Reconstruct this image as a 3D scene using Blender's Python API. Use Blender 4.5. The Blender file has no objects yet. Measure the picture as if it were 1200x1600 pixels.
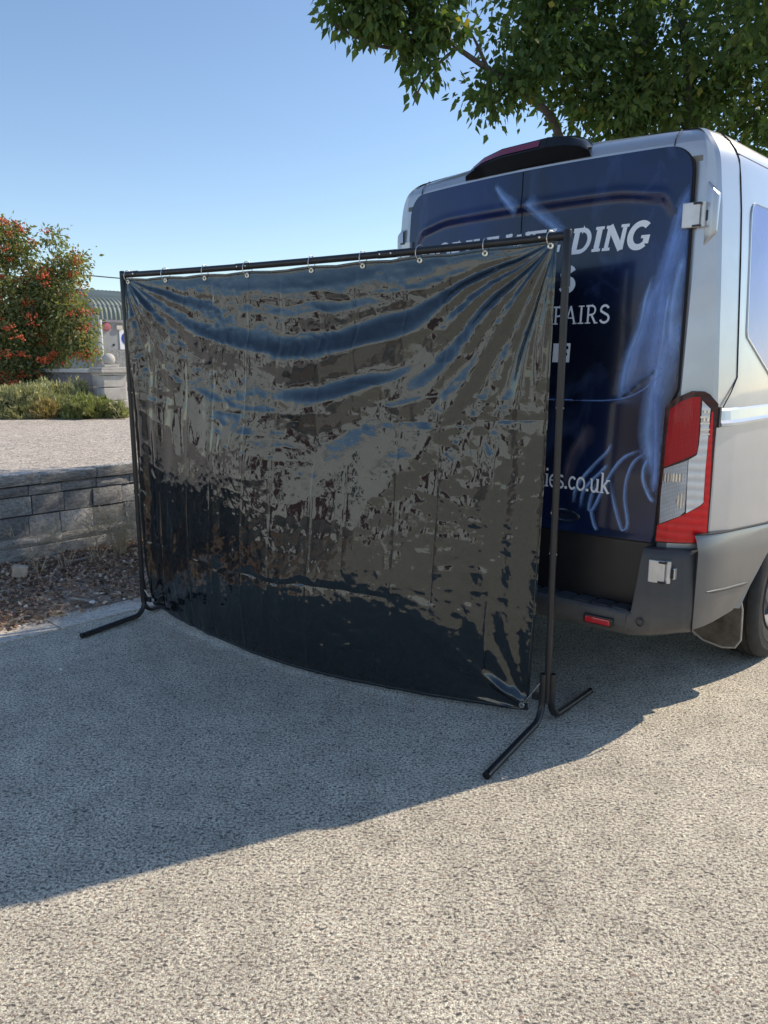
import bpy, bmesh, math, random
import numpy as np
from mathutils import Vector, Matrix

# ------------------------------------------------------------------ camera, sky, sun, exposure
SC = bpy.context.scene
COL = SC.collection
R = math.radians
CAM_H = 1.60
PITCH = 11.3
cam_d = bpy.data.cameras.new('camera')
cam_d.sensor_fit = 'VERTICAL'
cam_d.sensor_height = 36.0
cam_d.lens = 27.0
cam_d.clip_start = 0.05
cam_d.clip_end = 2000.0
cam = bpy.data.objects.new('camera', cam_d)
COL.objects.link(cam)
cam.location = (0, 0, CAM_H)
cam.rotation_euler = (R(90 - PITCH), 0, 0)
SC.camera = cam

SUN_AZ = math.atan2(0.890, 0.457)      # clockwise from +Y
SUN_EL = R(40.0)
wd = bpy.data.worlds.new('World')
SC.world = wd
wd.use_nodes = True
wn = wd.node_tree
bg = wn.nodes['Background']
sky = wn.nodes.new('ShaderNodeTexSky')
sky.sky_type = 'NISHITA'
sky.sun_disc = False
sky.sun_elevation = SUN_EL
sky.sun_rotation = SUN_AZ
sky.altitude = 0
sky.air_density = 1.0
sky.dust_density = 0.15
sky.ozone_density = 2.1
wn.links.new(sky.outputs[0], bg.inputs[0])
bg.inputs[1].default_value = 0.101

sl = bpy.data.lights.new('sun', 'SUN')
sl.energy = 2.85
sl.angle = R(0.53)
sl.color = (1.0, 0.875, 0.715)
sun = bpy.data.objects.new('sun', sl)
COL.objects.link(sun)
SD = Vector((math.sin(SUN_AZ) * math.cos(SUN_EL), math.cos(SUN_AZ) * math.cos(SUN_EL), math.sin(SUN_EL)))
sun.rotation_euler = (-SD).to_track_quat('-Z', 'Y').to_euler()
sun.location = SD * 30

SC.view_settings.view_transform = 'Standard'
SC.view_settings.look = 'None'
SC.view_settings.gamma = 1.0
SC.view_settings.use_curve_mapping = False
SC.view_settings.exposure = 0.78

# ------------------------------------------------------------------ helpers
random.seed(7)
RNG = np.random.default_rng(11)
YAW = 44.0
OX, OY = 0.530, 3.674                    # the van's rear, on the ground; the wall and buildings share its axes
rv = Vector((math.cos(R(YAW)), -math.sin(R(YAW)), 0))
fv = Vector((math.sin(R(YAW)), math.cos(R(YAW)), 0))

def site(r, f, z=0.0):
    return Vector((OX, OY, z)) + rv * r + fv * f

def at(px, py, D):
    """point at distance D (m, along Y) in the direction of photograph pixel px, py"""
    c, s = math.cos(R(PITCH)), math.sin(R(PITCH))
    x, y, z = px - 600.0, 1200.0, 800.0 - py
    d = Vector((x, y * c + z * s, -y * s + z * c))
    return Vector((0, 0, CAM_H)) + d * (D / d.y)

def tag(o, label=None, cat=None, group=None, kind=None):
    if label: o['label'] = label
    if cat: o['category'] = cat
    if group: o['group'] = group
    if kind: o['kind'] = kind
    return o

def empty(name, loc=(0, 0, 0), rz=0.0, parent=None):
    o = bpy.data.objects.new(name, None)
    o.empty_display_size = 0.2
    COL.objects.link(o)
    o.location = loc
    o.rotation_euler = (0, 0, rz)
    if parent: o.parent = parent
    return o

def mesh_obj(name, me, mat=None, parent=None):
    o = bpy.data.objects.new(name, me)
    COL.objects.link(o)
    if mat is not None and len(me.materials) == 0: me.materials.append(mat)
    if parent: o.parent = parent
    return o

class MB:
    def __init__(s):
        s.v = []; s.f = []; s.uv = {}
    def add(s, verts, faces):
        b = len(s.v)
        s.v += [tuple(p) for p in verts]
        s.f += [tuple(i + b for i in f) for f in faces]
        return b
    def box(s, c, size, m=None, ch=0.0):
        hx, hy, hz = size[0] / 2, size[1] / 2, size[2] / 2
        if ch <= 0:
            vs = [(x, y, z) for z in (-hz, hz) for y in (-hy, hy) for x in (-hx, hx)]
            fs = [(0, 2, 3, 1), (4, 5, 7, 6), (0, 1, 5, 4), (2, 6, 7, 3), (0, 4, 6, 2), (1, 3, 7, 5)]
        else:
            bm = bmesh.new()
            bmesh.ops.create_cube(bm, size=1.0)
            for q in bm.verts: q.co = Vector((q.co.x * size[0], q.co.y * size[1], q.co.z * size[2]))
            bmesh.ops.bevel(bm, geom=list(bm.edges), offset=min(ch, min(size) * 0.45), segments=2, affect='EDGES', profile=0.6)
            bm.verts.index_update()
            vs = [tuple(q.co) for q in bm.verts]
            fs = [tuple(q.index for q in f.verts) for f in bm.faces]
            bm.free()
        out = []
        for p in vs:
            p = Vector(p)
            if m is not None: p = m @ p
            out.append(p + Vector(c))
        s.add(out, fs)
        return s
    def tube(s, path, r, n=10, caps=True, flat=1.0):
        path = [Vector(p) for p in path]
        rr = r if hasattr(r, '__len__') else [r] * len(path)
        rings = []
        prev = None
        for i, p in enumerate(path):
            if i == 0: t = path[1] - p
            elif i == len(path) - 1: t = p - path[i - 1]
            else: t = (path[i + 1] - p).normalized() + (p - path[i - 1]).normalized()
            t.normalize()
            if prev is None:
                a = Vector((0, 0, 1)) if abs(t.z) < 0.9 else Vector((1, 0, 0))
                u = t.cross(a).normalized()
            else:
                u = (prev - t * prev.dot(t)).normalized()
            prev = u
            w = t.cross(u)
            rings.append([p + (u * math.cos(2 * math.pi * k / n) + w * math.sin(2 * math.pi * k / n) * flat) * rr[i] for k in range(n)])
        vs = [q for g in rings for q in g]
        fs = []
        for i in range(len(path) - 1):
            for k in range(n):
                a = i * n + k; b = i * n + (k + 1) % n
                fs.append((a, b, b + n, a + n))
        if caps:
            fs.append(tuple(range(n - 1, -1, -1)))
            fs.append(tuple(range((len(path) - 1) * n, len(path) * n)))
        s.add(vs, fs)
        return s
    def lathe(s, prof, n=24, m=None, c=(0, 0, 0), closed=False):
        """profile of (radius, height) turned round Z"""
        vs = []
        for (r, h) in prof:
            for k in range(n):
                a = 2 * math.pi * k / n
                p = Vector((r * math.cos(a), r * math.sin(a), h))
                if m is not None: p = m @ p
                vs.append(p + Vector(c))
        fs = []
        L = len(prof)
        for i in range(L if closed else L - 1):
            j = (i + 1) % L
            for k in range(n):
                k2 = (k + 1) % n
                fs.append((i * n + k, i * n + k2, j * n + k2, j * n + k))
        s.add(vs, fs)
        return s
    def grid(s, P, wrap=False):
        """P: rows of points"""
        n = len(P[0])
        vs = [q for row in P for q in row]
        fs = []
        for i in range(len(P) - 1):
            for k in range(n if wrap else n - 1):
                k2 = (k + 1) % n
                fs.append((i * n + k, i * n + k2, (i + 1) * n + k2, (i + 1) * n + k))
        s.add(vs, fs)
        return s
    def build(s, name, mat=None, parent=None, smooth=None, flip=False):
        me = bpy.data.meshes.new(name)
        me.from_pydata([tuple(p) for p in s.v], [], s.f)
        me.update()
        if smooth is not None:
            me.polygons.foreach_set('use_smooth', [True] * len(me.polygons))
            if smooth < 179: me.set_sharp_from_angle(angle=R(smooth))
        return mesh_obj(name, me, mat, parent)

def fix_normals(o):
    bm = bmesh.new(); bm.from_mesh(o.data)
    bmesh.ops.recalc_face_normals(bm, faces=bm.faces)
    bm.to_mesh(o.data); bm.free()
    return o

def np_mesh(name, V, nv, mat, parent=None, smooth=False):
    """V: (n, nv, 3) array of separate polygons"""
    n = len(V)
    me = bpy.data.meshes.new(name)
    me.vertices.add(n * nv)
    me.vertices.foreach_set('co', V.reshape(-1).astype(np.float32))
    me.loops.add(n * nv)
    me.loops.foreach_set('vertex_index', np.arange(n * nv, dtype=np.int32))
    me.polygons.add(n)
    me.polygons.foreach_set('loop_start', np.arange(0, n * nv, nv, dtype=np.int32))
    me.update(calc_edges=True)
    return mesh_obj(name, me, mat, parent)

def idx_mesh(name, V, F, mat, parent=None, smooth=False):
    """V (n,3), F (m,k)"""
    me = bpy.data.meshes.new(name)
    me.vertices.add(len(V)); me.vertices.foreach_set('co', V.reshape(-1).astype(np.float32))
    k = F.shape[1]
    me.loops.add(F.size); me.loops.foreach_set('vertex_index', F.reshape(-1).astype(np.int32))
    me.polygons.add(len(F)); me.polygons.foreach_set('loop_start', np.arange(0, F.size, k, dtype=np.int32))
    me.update(calc_edges=True)
    if smooth: me.polygons.foreach_set('use_smooth', np.ones(len(F), dtype=bool))
    return mesh_obj(name, me, mat, parent)

def lattice_noise(x, y, seed):
    rng = np.random.default_rng(seed)
    T = rng.uniform(-1, 1, (64, 64))
    xi = np.floor(x).astype(int); yi = np.floor(y).astype(int)
    fx = x - xi; fy = y - yi
    fx = fx * fx * fx * (fx * (fx * 6 - 15) + 10); fy = fy * fy * fy * (fy * (fy * 6 - 15) + 10)
    g = lambda a, b: T[a % 64, b % 64]
    return (g(xi, yi) * (1 - fx) + g(xi + 1, yi) * fx) * (1 - fy) + (g(xi, yi + 1) * (1 - fx) + g(xi + 1, yi + 1) * fx) * fy

# ------------------------------------------------------------------ materials
class NT:
    def __init__(s, name):
        s.m = bpy.data.materials.new(name); s.m.use_nodes = True
        s.t = s.m.node_tree; s.n = s.t.nodes; s.l = s.t.links
        s.b = s.n['Principled BSDF']; s.out = s.n['Material Output']
        s.tc = None
    def co(s, kind='Object'):
        if s.tc is None: s.tc = s.n.new('ShaderNodeTexCoord')
        return s.tc.outputs[kind]
    def link(s, a, b): s.l.new(a, b)
    def mapping(s, scale=(1, 1, 1), rot=(0, 0, 0), loc=(0, 0, 0), kind='Object'):
        m = s.n.new('ShaderNodeMapping'); s.link(s.co(kind), m.inputs[0])
        m.inputs['Scale'].default_value = scale; m.inputs['Rotation'].default_value = rot; m.inputs['Location'].default_value = loc
        return m.outputs[0]
    def noise(s, scale, detail=3, rough=0.55, vec=None, dist=0.0):
        t = s.n.new('ShaderNodeTexNoise'); t.inputs['Scale'].default_value = scale
        t.inputs['Detail'].default_value = detail; t.inputs['Roughness'].default_value = rough; t.inputs['Distortion'].default_value = dist
        s.link(vec if vec is not None else s.co(), t.inputs['Vector'])
        return t
    def vor(s, scale, feature='F1', vec=None, rnd=1.0):
        t = s.n.new('ShaderNodeTexVoronoi'); t.feature = feature; t.inputs['Scale'].default_value = scale
        t.inputs['Randomness'].default_value = rnd
        s.link(vec if vec is not None else s.co(), t.inputs['Vector'])
        return t
    def ramp(s, fac, stops, interp='LINEAR'):
        r = s.n.new('ShaderNodeValToRGB'); r.color_ramp.interpolation = interp
        e = r.color_ramp.elements
        while len(e) < len(stops): e.new(0.5)
        for q, (p, c) in zip(e, stops):
            q.position = p
            q.color = (c, c, c, 1) if not hasattr(c, '__len__') else (c[0], c[1], c[2], 1)
        s.link(fac, r.inputs[0])
        return r.outputs[0]
    def mix(s, fac, a, b, mode='MIX'):
        m = s.n.new('ShaderNodeMix'); m.data_type = 'RGBA'; m.blend_type = mode
        for sock, val in ((m.inputs['Factor'], fac), (m.inputs['A'], a), (m.inputs['B'], b)):
            pass
        ia, ib = [i for i in m.inputs if i.name == 'A' and i.type == 'RGBA'][0], [i for i in m.inputs if i.name == 'B' and i.type == 'RGBA'][0]
        ifac = [i for i in m.inputs if i.name == 'Factor' and i.type == 'VALUE'][0]
        for sock, val in ((ifac, fac), (ia, a), (ib, b)):
            if hasattr(val, 'is_output'): s.link(val, sock)
            elif sock is ifac: sock.default_value = val
            else: sock.default_value = (val[0], val[1], val[2], 1)
        return [o for o in m.outputs if o.type == 'RGBA'][0]
    def math(s, op, a, b=0.0, c=None):
        m = s.n.new('ShaderNodeMath'); m.operation = op
        for sock, val in zip(m.inputs, (a, b, c)):
            if val is None: continue
            if hasattr(val, 'is_output'): s.link(val, sock)
            else: sock.default_value = val
        return m.outputs[0]
    def bump(s, h, strength=0.5, dist=0.01, prev=None):
        b = s.n.new('ShaderNodeBump'); b.inputs['Strength'].default_value = strength; b.inputs['Distance'].default_value = dist
        s.link(h, b.inputs['Height'])
        if prev is not None: s.link(prev, b.inputs['Normal'])
        return b.outputs[0]
    def set(s, **kw):
        names = dict(base='Base Color', rough='Roughness', metal='Metallic', ior='IOR', spec='Specular IOR Level', coat='Coat Weight',
                     coat_rough='Coat Roughness', trans='Transmission Weight', normal='Normal', alpha='Alpha', sheen='Sheen Weight', emis='Emission Color', emis_s='Emission Strength', coat_normal='Coat Normal')
        for k, v in kw.items():
            sock = s.b.inputs[names[k]]
            if hasattr(v, 'is_output'): s.link(v, sock)
            elif hasattr(v, '__len__'): sock.default_value = (v[0], v[1], v[2], 1)
            else: sock.default_value = v
        return s

M = {}
def simple(name, base, rough=0.5, var=0.0, vscale=8.0, bump=0.0, bscale=60.0, **kw):
    t = NT(name)
    if var > 0:
        n = t.noise(vscale, 4, 0.6)
        lo = [max(0, c * (1 - var)) for c in base]; hi = [min(1, c * (1 + var)) for c in base]
        t.set(base=t.ramp(n.outputs[0], [(0.3, lo), (0.7, hi)]))
    else:
        t.set(base=base)
    if bump > 0:
        nb = t.noise(bscale, 4, 0.6)
        t.set(normal=t.bump(nb.outputs[0], bump, 0.004))
    t.set(rough=rough, **kw)
    M[name] = t.m
    return t.m

# exposed-aggregate concrete of the yard
def concrete(name, scale, cols, matrix, stain=0.25, bump=1.0, dist=0.006):
    t = NT(name)
    warp = t.noise(scale * 0.9, 2, 0.5)
    vec = t.n.new('ShaderNodeVectorMath'); vec.operation = 'MULTIPLY_ADD'
    t.link(warp.outputs['Color'], vec.inputs[0]); vec.inputs[1].default_value = (0.85 / scale,) * 3; t.link(t.co(), vec.inputs[2])
    st = t.n.new('ShaderNodeMapping'); t.link(vec.outputs[0], st.inputs[0]); st.inputs['Scale'].default_value = (0.85, 1.7, 1.0); st.inputs['Rotation'].default_value = (0, 0, R(35))
    v1 = t.vor(scale, 'F1', st.outputs[0])
    sep = t.n.new('ShaderNodeSeparateColor'); t.link(v1.outputs['Color'], sep.inputs[0])
    peb = t.ramp(sep.outputs[0], cols, 'CONSTANT')
    edge = t.ramp(t.math('SUBTRACT', v1.outputs['Distance'], t.math('MULTIPLY_ADD', sep.outputs[2], 0.36, -0.5)), [(0.60, 0.0), (0.72, 1.0)])
    fine = t.noise(scale * 1.9, 5, 0.75)
    mtx = t.ramp(fine.outputs[0], [(0.41, [c * 0.22 for c in matrix]), (0.49, matrix), (0.60, [min(0.95, c * 1.4) for c in matrix])])
    keep = t.ramp(sep.outputs[1], [(0.0, 0.0), (0.70, 1.0)], 'CONSTANT')
    mask = t.math('MAXIMUM', edge, keep)
    col = t.mix(mask, peb, mtx)
    big = t.noise(0.9, 5, 0.62)
    mid = t.noise(7.0, 4, 0.6)
    k = t.ramp(big.outputs[0], [(0.3, 1 - stain), (0.7, 1.0 + 0.0 * stain)])
    k2 = t.ramp(mid.outputs[0], [(0.3, 0.80), (0.7, 1.08)])
    grit = t.noise(scale * 4.5, 2, 0.6)
    col = t.mix(1.0, col, k, 'MULTIPLY'); col = t.mix(1.0, col, k2, 'MULTIPLY'); col = t.mix(1.0, col, t.ramp(grit.outputs[0], [(0.38, 0.55), (0.60, 1.26)]), 'MULTIPLY')
    h = t.math('ADD', t.math('MULTIPLY', v1.outputs['Distance'], -0.7), t.math('MULTIPLY', fine.outputs[0], 0.8))
    nrm = t.bump(h, bump, dist)
    t.set(base=col, rough=0.88, normal=nrm, spec=0.25)
    M[name] = t.m
concrete('yard', 52.0, [(0.0, (0.15, 0.14, 0.13)), (0.14, (0.36, 0.315, 0.265)), (0.34, (0.50, 0.43, 0.355)), (0.60, (0.66, 0.57, 0.46)), (0.80, (0.25, 0.23, 0.205)), (0.96, (0.47, 0.32, 0.24))], (0.755, 0.655, 0.52))
concrete('lot', 26.0, [(0.0, (0.40, 0.355, 0.305)), (0.2, (0.56, 0.50, 0.43)), (0.5, (0.66, 0.59, 0.51)), (0.85, (0.48, 0.43, 0.37))], (0.62, 0.55, 0.47), stain=0.15)
simple('soil', (0.26, 0.205, 0.155), 0.95, 0.6, 26.0, 1.0, 60.0)
simple('kerb', (0.60, 0.53, 0.445), 0.9, 0.4, 60.0, 0.8, 90.0)

def leafmat(name, cols, trans=0.35, rough=0.55):
    t = NT(name)
    g = t.n.new('ShaderNodeNewGeometry')
    c = t.ramp(g.outputs['Random Per Island'], cols)
    t.set(base=c, rough=rough, spec=0.35)
    tr = t.n.new('ShaderNodeBsdfTranslucent')
    c2 = t.mix(1.0, c, (1.25, 1.35, 0.55), 'MULTIPLY')
    t.link(c2, tr.inputs[0])
    ms = t.n.new('ShaderNodeMixShader'); ms.inputs[0].default_value = trans
    t.link(t.b.outputs[0], ms.inputs[1]); t.link(tr.outputs[0], ms.inputs[2]); t.link(ms.outputs[0], t.out.inputs[0])
    M[name] = t.m
leafmat('tree_leaf', [(0.0, (0.055, 0.105, 0.036)), (0.5, (0.085, 0.145, 0.045)), (0.9, (0.125, 0.175, 0.05)), (0.992, (0.14, 0.18, 0.04)), (1.0, (0.34, 0.26, 0.04))], 0.40)
leafmat('berry_leaf', [(0.0, (0.11, 0.145, 0.07)), (0.45, (0.19, 0.225, 0.10)), (0.8, (0.28, 0.295, 0.13)), (1.0, (0.38, 0.27, 0.13))], 0.45)
leafmat('juniper_pale', [(0.0, (0.26, 0.265, 0.14)), (0.6, (0.41, 0.41, 0.22)), (1.0, (0.54, 0.50, 0.29))], 0.22)
leafmat('juniper_green', [(0.0, (0.18, 0.20, 0.075)), (0.6, (0.29, 0.31, 0.12)), (1.0, (0.40, 0.41, 0.17))], 0.22)
leafmat('juniper_dry', [(0.0, (0.32, 0.26, 0.11)), (0.6, (0.48, 0.38, 0.17)), (1.0, (0.58, 0.47, 0.24))], 0.22)
leafmat('dead_leaf', [(0.0, (0.13, 0.085, 0.065)), (0.35, (0.32, 0.20, 0.145)), (0.7, (0.50, 0.335, 0.245)), (0.92, (0.62, 0.49, 0.36)), (1.0, (0.74, 0.66, 0.54))], 0.1, 0.8)
leafmat('straw', [(0.0, (0.46, 0.37, 0.25)), (1.0, (0.62, 0.52, 0.36))], 0.1, 0.8)
simple('bark', (0.085, 0.075, 0.062), 0.9, 0.35, 14.0, 0.8, 40.0)
simple('berry', (0.60, 0.125, 0.045), 0.35, 0.35, 2.0)
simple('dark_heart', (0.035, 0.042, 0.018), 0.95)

def blockmat(name, base, dark):
    t = NT(name)
    g = t.n.new('ShaderNodeObjectInfo')
    a = t.noise(7.0, 6, 0.68); b = t.noise(48.0, 4, 0.7); c = t.noise(110.0, 2, 0.5)
    tone = t.ramp(g.outputs['Random'], [(0.0, 0.60), (0.5, 0.95), (1.0, 1.35)])
    col = t.ramp(a.outputs[0], [(0.36, dark), (0.50, base), (0.64, [min(0.85, q * 1.5) for q in base])])
    sp = t.ramp(c.outputs[0], [(0.66, 0.0), (0.70, 1.0)])
    col = t.mix(1.0, col, t.ramp(b.outputs[0], [(0.36, 0.50), (0.60, 1.18)]), 'MULTIPLY')
    col = t.mix(1.0, col, tone, 'MULTIPLY')
    col = t.mix(t.math('MULTIPLY', sp, 0.55), col, (0.62, 0.60, 0.56))
    h = t.math('ADD', b.outputs[0], t.math('MULTIPLY', a.outputs[0], 0.8))
    t.set(base=col, rough=0.95, spec=0.2, normal=t.bump(h, 1.0, 0.03))
    M[name] = t.m
blockmat('block', (0.64, 0.62, 0.585), (0.40, 0.385, 0.365))
blockmat('coping', (0.54, 0.515, 0.475), (0.26, 0.245, 0.225))
blockmat('footing', (0.62, 0.585, 0.535), (0.42, 0.395, 0.36))
simple('mortar', (0.10, 0.095, 0.088), 0.95, 0.3, 20.0, 0.7, 60.0)

simple('black_tube', (0.018, 0.018, 0.020), 0.34, 0.2, 20.0, 0.06, 300.0)
simple('steel', (0.72, 0.71, 0.68), 0.28, 0.1, 40.0, metal=1.0)
simple('brass', (0.86, 0.80, 0.64), 0.32, 0.15, 60.0, metal=1.0)

# black glossy PVC of the welding curtain
t = NT('pvc')
n1 = t.noise(26.0, 3, 0.55, t.mapping((1, 1, 0.8)))
n2 = t.noise(95.0, 2, 0.5)
t.set(base=(0.007, 0.010, 0.012), rough=0.03, ior=1.82, coat=0.0,
      normal=t.bump(n2.outputs[0], 0.10, 0.0016, t.bump(n1.outputs[0], 0.16, 0.006)))
t.b.inputs['Specular Tint'].default_value = (0.90, 0.97, 1.0, 1)
M['pvc'] = t.m

# van
t = NT('silver_paint')
n = t.noise(900.0, 2, 0.5); d = t.noise(3.0, 5, 0.65)
wv = t.noise(2.2, 2, 0.5); sp_ = t.noise(240.0, 2, 0.5)
t.set(normal=t.bump(sp_.outputs[0], 0.02, 0.001, t.bump(wv.outputs[0], 0.10, 0.03)))
col = t.ramp(d.outputs[0], [(0.3, (0.43, 0.45, 0.485)), (0.7, (0.49, 0.51, 0.545))])
t.set(base=col, metal=0.55, rough=t.ramp(d.outputs[0], [(0.3, 0.34), (0.7, 0.27)]), coat=0.9, coat_rough=0.05)
M['silver_paint'] = t.m
t = NT('dusty_silver')
d = t.noise(5.0, 6, 0.7); g = t.noise(60, 4, 0.7)
sepz = t.n.new('ShaderNodeSeparateXYZ'); t.link(t.co(), sepz.inputs[0])
low = t.ramp(sepz.outputs[2], [(0.44, 1.0), (0.74, 0.0)])
dust = t.math('MULTIPLY', t.ramp(d.outputs[0], [(0.25, 0.25), (0.7, 1.0)]), low)
col = t.mix(dust, (0.145, 0.150, 0.157), (0.15, 0.137, 0.118))
t.set(base=col, metal=t.math('MULTIPLY', t.math('SUBTRACT', 1.0, dust), 0.25), rough=t.math('MULTIPLY_ADD', dust, 0.4, 0.32), coat=0.25, coat_rough=0.12)
M['dusty_silver'] = t.m
t = NT('bumper_plastic')
d = t.noise(6.0, 6, 0.7); g = t.noise(420, 2, 0.5)
sepz = t.n.new('ShaderNodeSeparateXYZ'); t.link(t.co(), sepz.inputs[0])
low = t.ramp(sepz.outputs[2], [(0.40, 1.0), (0.62, 0.1)])
dust = t.math('MULTIPLY', t.ramp(d.outputs[0], [(0.3, 0.1), (0.75, 0.85)]), low)
col = t.mix(dust, (0.050, 0.052, 0.056), (0.17, 0.155, 0.135))
t.set(base=col, rough=0.5, normal=t.bump(g.outputs[0], 0.25, 0.001))
M['bumper_plastic'] = t.m
simple('step_plastic', (0.050, 0.052, 0.058), 0.62, 0.4, 9.0, 0.2, 300.0)
simple('black_plastic', (0.016, 0.016, 0.018), 0.35, 0.25, 7.0)
simple('gloss_black', (0.012, 0.012, 0.014), 0.12)
simple('gap', (0.006, 0.006, 0.007), 0.7)
simple('underbody', (0.012, 0.012, 0.012), 0.9)
simple('rubber', (0.030, 0.029, 0.028), 0.82, 0.35, 12.0, 0.3, 90.0)
simple('flap_rubber', (0.115, 0.098, 0.080), 0.75, 0.6, 9.0)
simple('flap_edge', (0.42, 0.40, 0.36), 0.7, 0.2, 20.0)
simple('rim_steel', (0.10, 0.10, 0.105), 0.6, 0.2, 10.0, metal=0.3)
simple('hinge_silver', (0.60, 0.60, 0.60), 0.36, 0.1, 20.0, metal=0.6)
simple('lettering', (0.82, 0.85, 0.90), 0.30)
simple('chrome', (0.75, 0.76, 0.78), 0.16, metal=1.0)
simple('badge_blue', (0.010, 0.016, 0.045), 0.12, coat=1.0)
simple('glass_dark', (0.012, 0.016, 0.022), 0.04, coat=1.0)
def lampmat(name, base, ring, rough=0.12, sc=60.0, horiz=True, **kw):
    t = NT(name)
    w = t.n.new('ShaderNodeTexWave'); w.bands_direction = 'Z' if horiz else 'X'; w.inputs['Scale'].default_value = sc
    w.inputs['Distortion'].default_value = 0.3
    t.link(t.co(), w.inputs[0])
    w2 = t.n.new('ShaderNodeTexWave'); w2.bands_direction = 'X'; w2.inputs['Scale'].default_value = sc * 0.8; t.link(t.co(), w2.inputs[0])
    n = t.noise(14.0, 3, 0.6)
    k = t.math('MULTIPLY', w.outputs['Fac'], n.outputs[0])
    col = t.ramp(k, [(0.0, base), (0.6, ring)])
    t.set(base=col, rough=0.3, coat=0.45, coat_rough=0.03, spec=0.3, normal=t.bump(t.math('ADD', w.outputs['Fac'], w2.outputs['Fac']), 0.5, 0.003), **kw)
    M[name] = t.m
lampmat('lens_red', (0.36, 0.002, 0.006), (0.60, 0.006, 0.012))
lampmat('lens_bright', (0.66, 0.004, 0.010), (0.80, 0.010, 0.016), sc=9)
lampmat('lens_dark', (0.030, 0.003, 0.006), (0.055, 0.005, 0.009), sc=10)
lampmat('lens_clear', (0.40, 0.41, 0.42), (0.85, 0.85, 0.83), sc=55, metal=0.55)
lampmat('lens_white', (0.60, 0.61, 0.62), (0.80, 0.80, 0.80), sc=8, metal=0.25)
lampmat('lens_bulb', (0.30, 0.31, 0.33), (0.95, 0.90, 0.80), sc=26, horiz=False, metal=0.8)
simple('brake_lens', (0.17, 0.012, 0.045), 0.25, coat=1.0)
simple('reflector_red', (0.52, 0.012, 0.02), 0.25, 0.2, 300.0, coat=1.0)

# printed wrap: dark navy with soft blue clouds of smoke
t = NT('wrap')
a = t.noise(1.5, 3, 0.5, t.mapping((1, 1, 0.8), loc=(3.1, 0, 1.7)), 0.4)
b = t.noise(3.4, 5, 0.55, t.mapping((1.3, 1, 0.8), rot=(0, 0.5, 0), loc=(0.4, 0, 2.1)), 1.4)
base = t.ramp(a.outputs[0], [(0.36, (0.005, 0.008, 0.020)), (0.52, (0.006, 0.014, 0.050)), (0.68, (0.009, 0.026, 0.12))])
sm = t.ramp(b.outputs[0], [(0.56, 0.0), (0.80, 0.22)])
col = t.mix(sm, base, (0.12, 0.20, 0.46))
t.set(base=col, rough=0.18, coat=0.25, coat_rough=0.05, spec=0.4)
M['wrap'] = t.m
t = NT('wrap_side')
a = t.noise(2.3, 4, 0.55, t.mapping((1, 1, 1)), 0.8)
sepz = t.n.new('ShaderNodeSeparateXYZ'); t.link(t.co(), sepz.inputs[0])
gz = t.ramp(t.math('MULTIPLY_ADD', a.outputs[0], 0.45, sepz.outputs[2]), [(0.0, 0.0), (1.0, 1.0)])
col = t.ramp(a.outputs[0], [(0.3, (0.035, 0.055, 0.32)), (0.5, (0.06, 0.085, 0.42)), (0.72, (0.20, 0.26, 0.62))])
t.set(base=col, rough=0.15, coat=0.6, coat_rough=0.04)
M['wrap_side'] = t.m
def smokemat(name, colr, peak):
    t = NT(name)
    uv = t.n.new('ShaderNodeUVMap')
    s = t.n.new('ShaderNodeSeparateXYZ'); t.link(uv.outputs[0], s.inputs[0])
    prof = t.ramp(s.outputs[1], [(0.0, 0.0), (0.22, 0.55), (0.34, 1.0), (0.55, 0.55), (0.8, 0.25), (1.0, 0.0)])
    ends = t.ramp(s.outputs[0], [(0.0, 0.0), (0.14, 1.0), (0.82, 1.0), (1.0, 0.0)])
    n = t.noise(9.0, 3, 0.5)
    k = t.math('MULTIPLY', t.math('MULTIPLY', prof, ends), t.math('MULTIPLY', t.ramp(n.outputs[0], [(0.3, 0.6), (0.7, 1.0)]), peak))
    t.set(base=colr, rough=0.18, coat=0.25, coat_rough=0.05, spec=0.4, alpha=k)
    M[name] = t.m
smokemat('smoke', (0.25, 0.42, 0.80), 0.98)
smokemat('smoke_soft', (0.20, 0.34, 0.74), 0.95)
smokemat('smoke_brown', (0.17, 0.15, 0.20), 0.62)

# far buildings
t = NT('pebbledash')
a = t.noise(16.0, 5, 0.7); b = t.noise(0.7, 4, 0.6)
col = t.ramp(b.outputs[0], [(0.3, (0.28, 0.28, 0.275)), (0.7, (0.37, 0.37, 0.36))])
col = t.mix(1.0, col, t.ramp(a.outputs[0], [(0.35, 0.72), (0.65, 1.12)]), 'MULTIPLY')
t.set(base=col, rough=0.95, normal=t.bump(a.outputs[0], 1.0, 0.06))
M['pebbledash'] = t.m
simple('render_grey', (0.33, 0.335, 0.33), 0.92, 0.12, 1.2, 0.3, 14.0)
simple('render_pale', (0.66, 0.68, 0.65), 0.92, 0.10, 0.8, 0.3, 14.0)
simple('corrugated', (0.20, 0.235, 0.21), 0.65, 0.2, 0.8)
simple('pipe_white', (0.70, 0.69, 0.66), 0.5, 0.1, 3.0)
simple('stone_pale', (0.50, 0.47, 0.425), 0.92, 0.2, 6.0, 0.4, 40.0)
simple('stone_dark', (0.27, 0.25, 0.27), 0.92, 0.25, 3.0, 0.4, 30.0)
simple('coping_white', (0.66, 0.65, 0.63), 0.8, 0.1, 5.0)
simple('sign_white', (0.80, 0.81, 0.82), 0.4)
simple('sign_blue', (0.015, 0.055, 0.30), 0.4)
simple('alarm_red', (0.40, 0.13, 0.14), 0.5)
simple('alarm_beige', (0.60, 0.55, 0.45), 0.6)
simple('cable', (0.03, 0.03, 0.035), 0.7)
simple('maroon', (0.10, 0.045, 0.042), 0.6, 0.3, 1.5)
simple('wood_grey', (0.30, 0.265, 0.225), 0.9, 0.35, 14.0, 0.6, 50.0)
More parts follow.
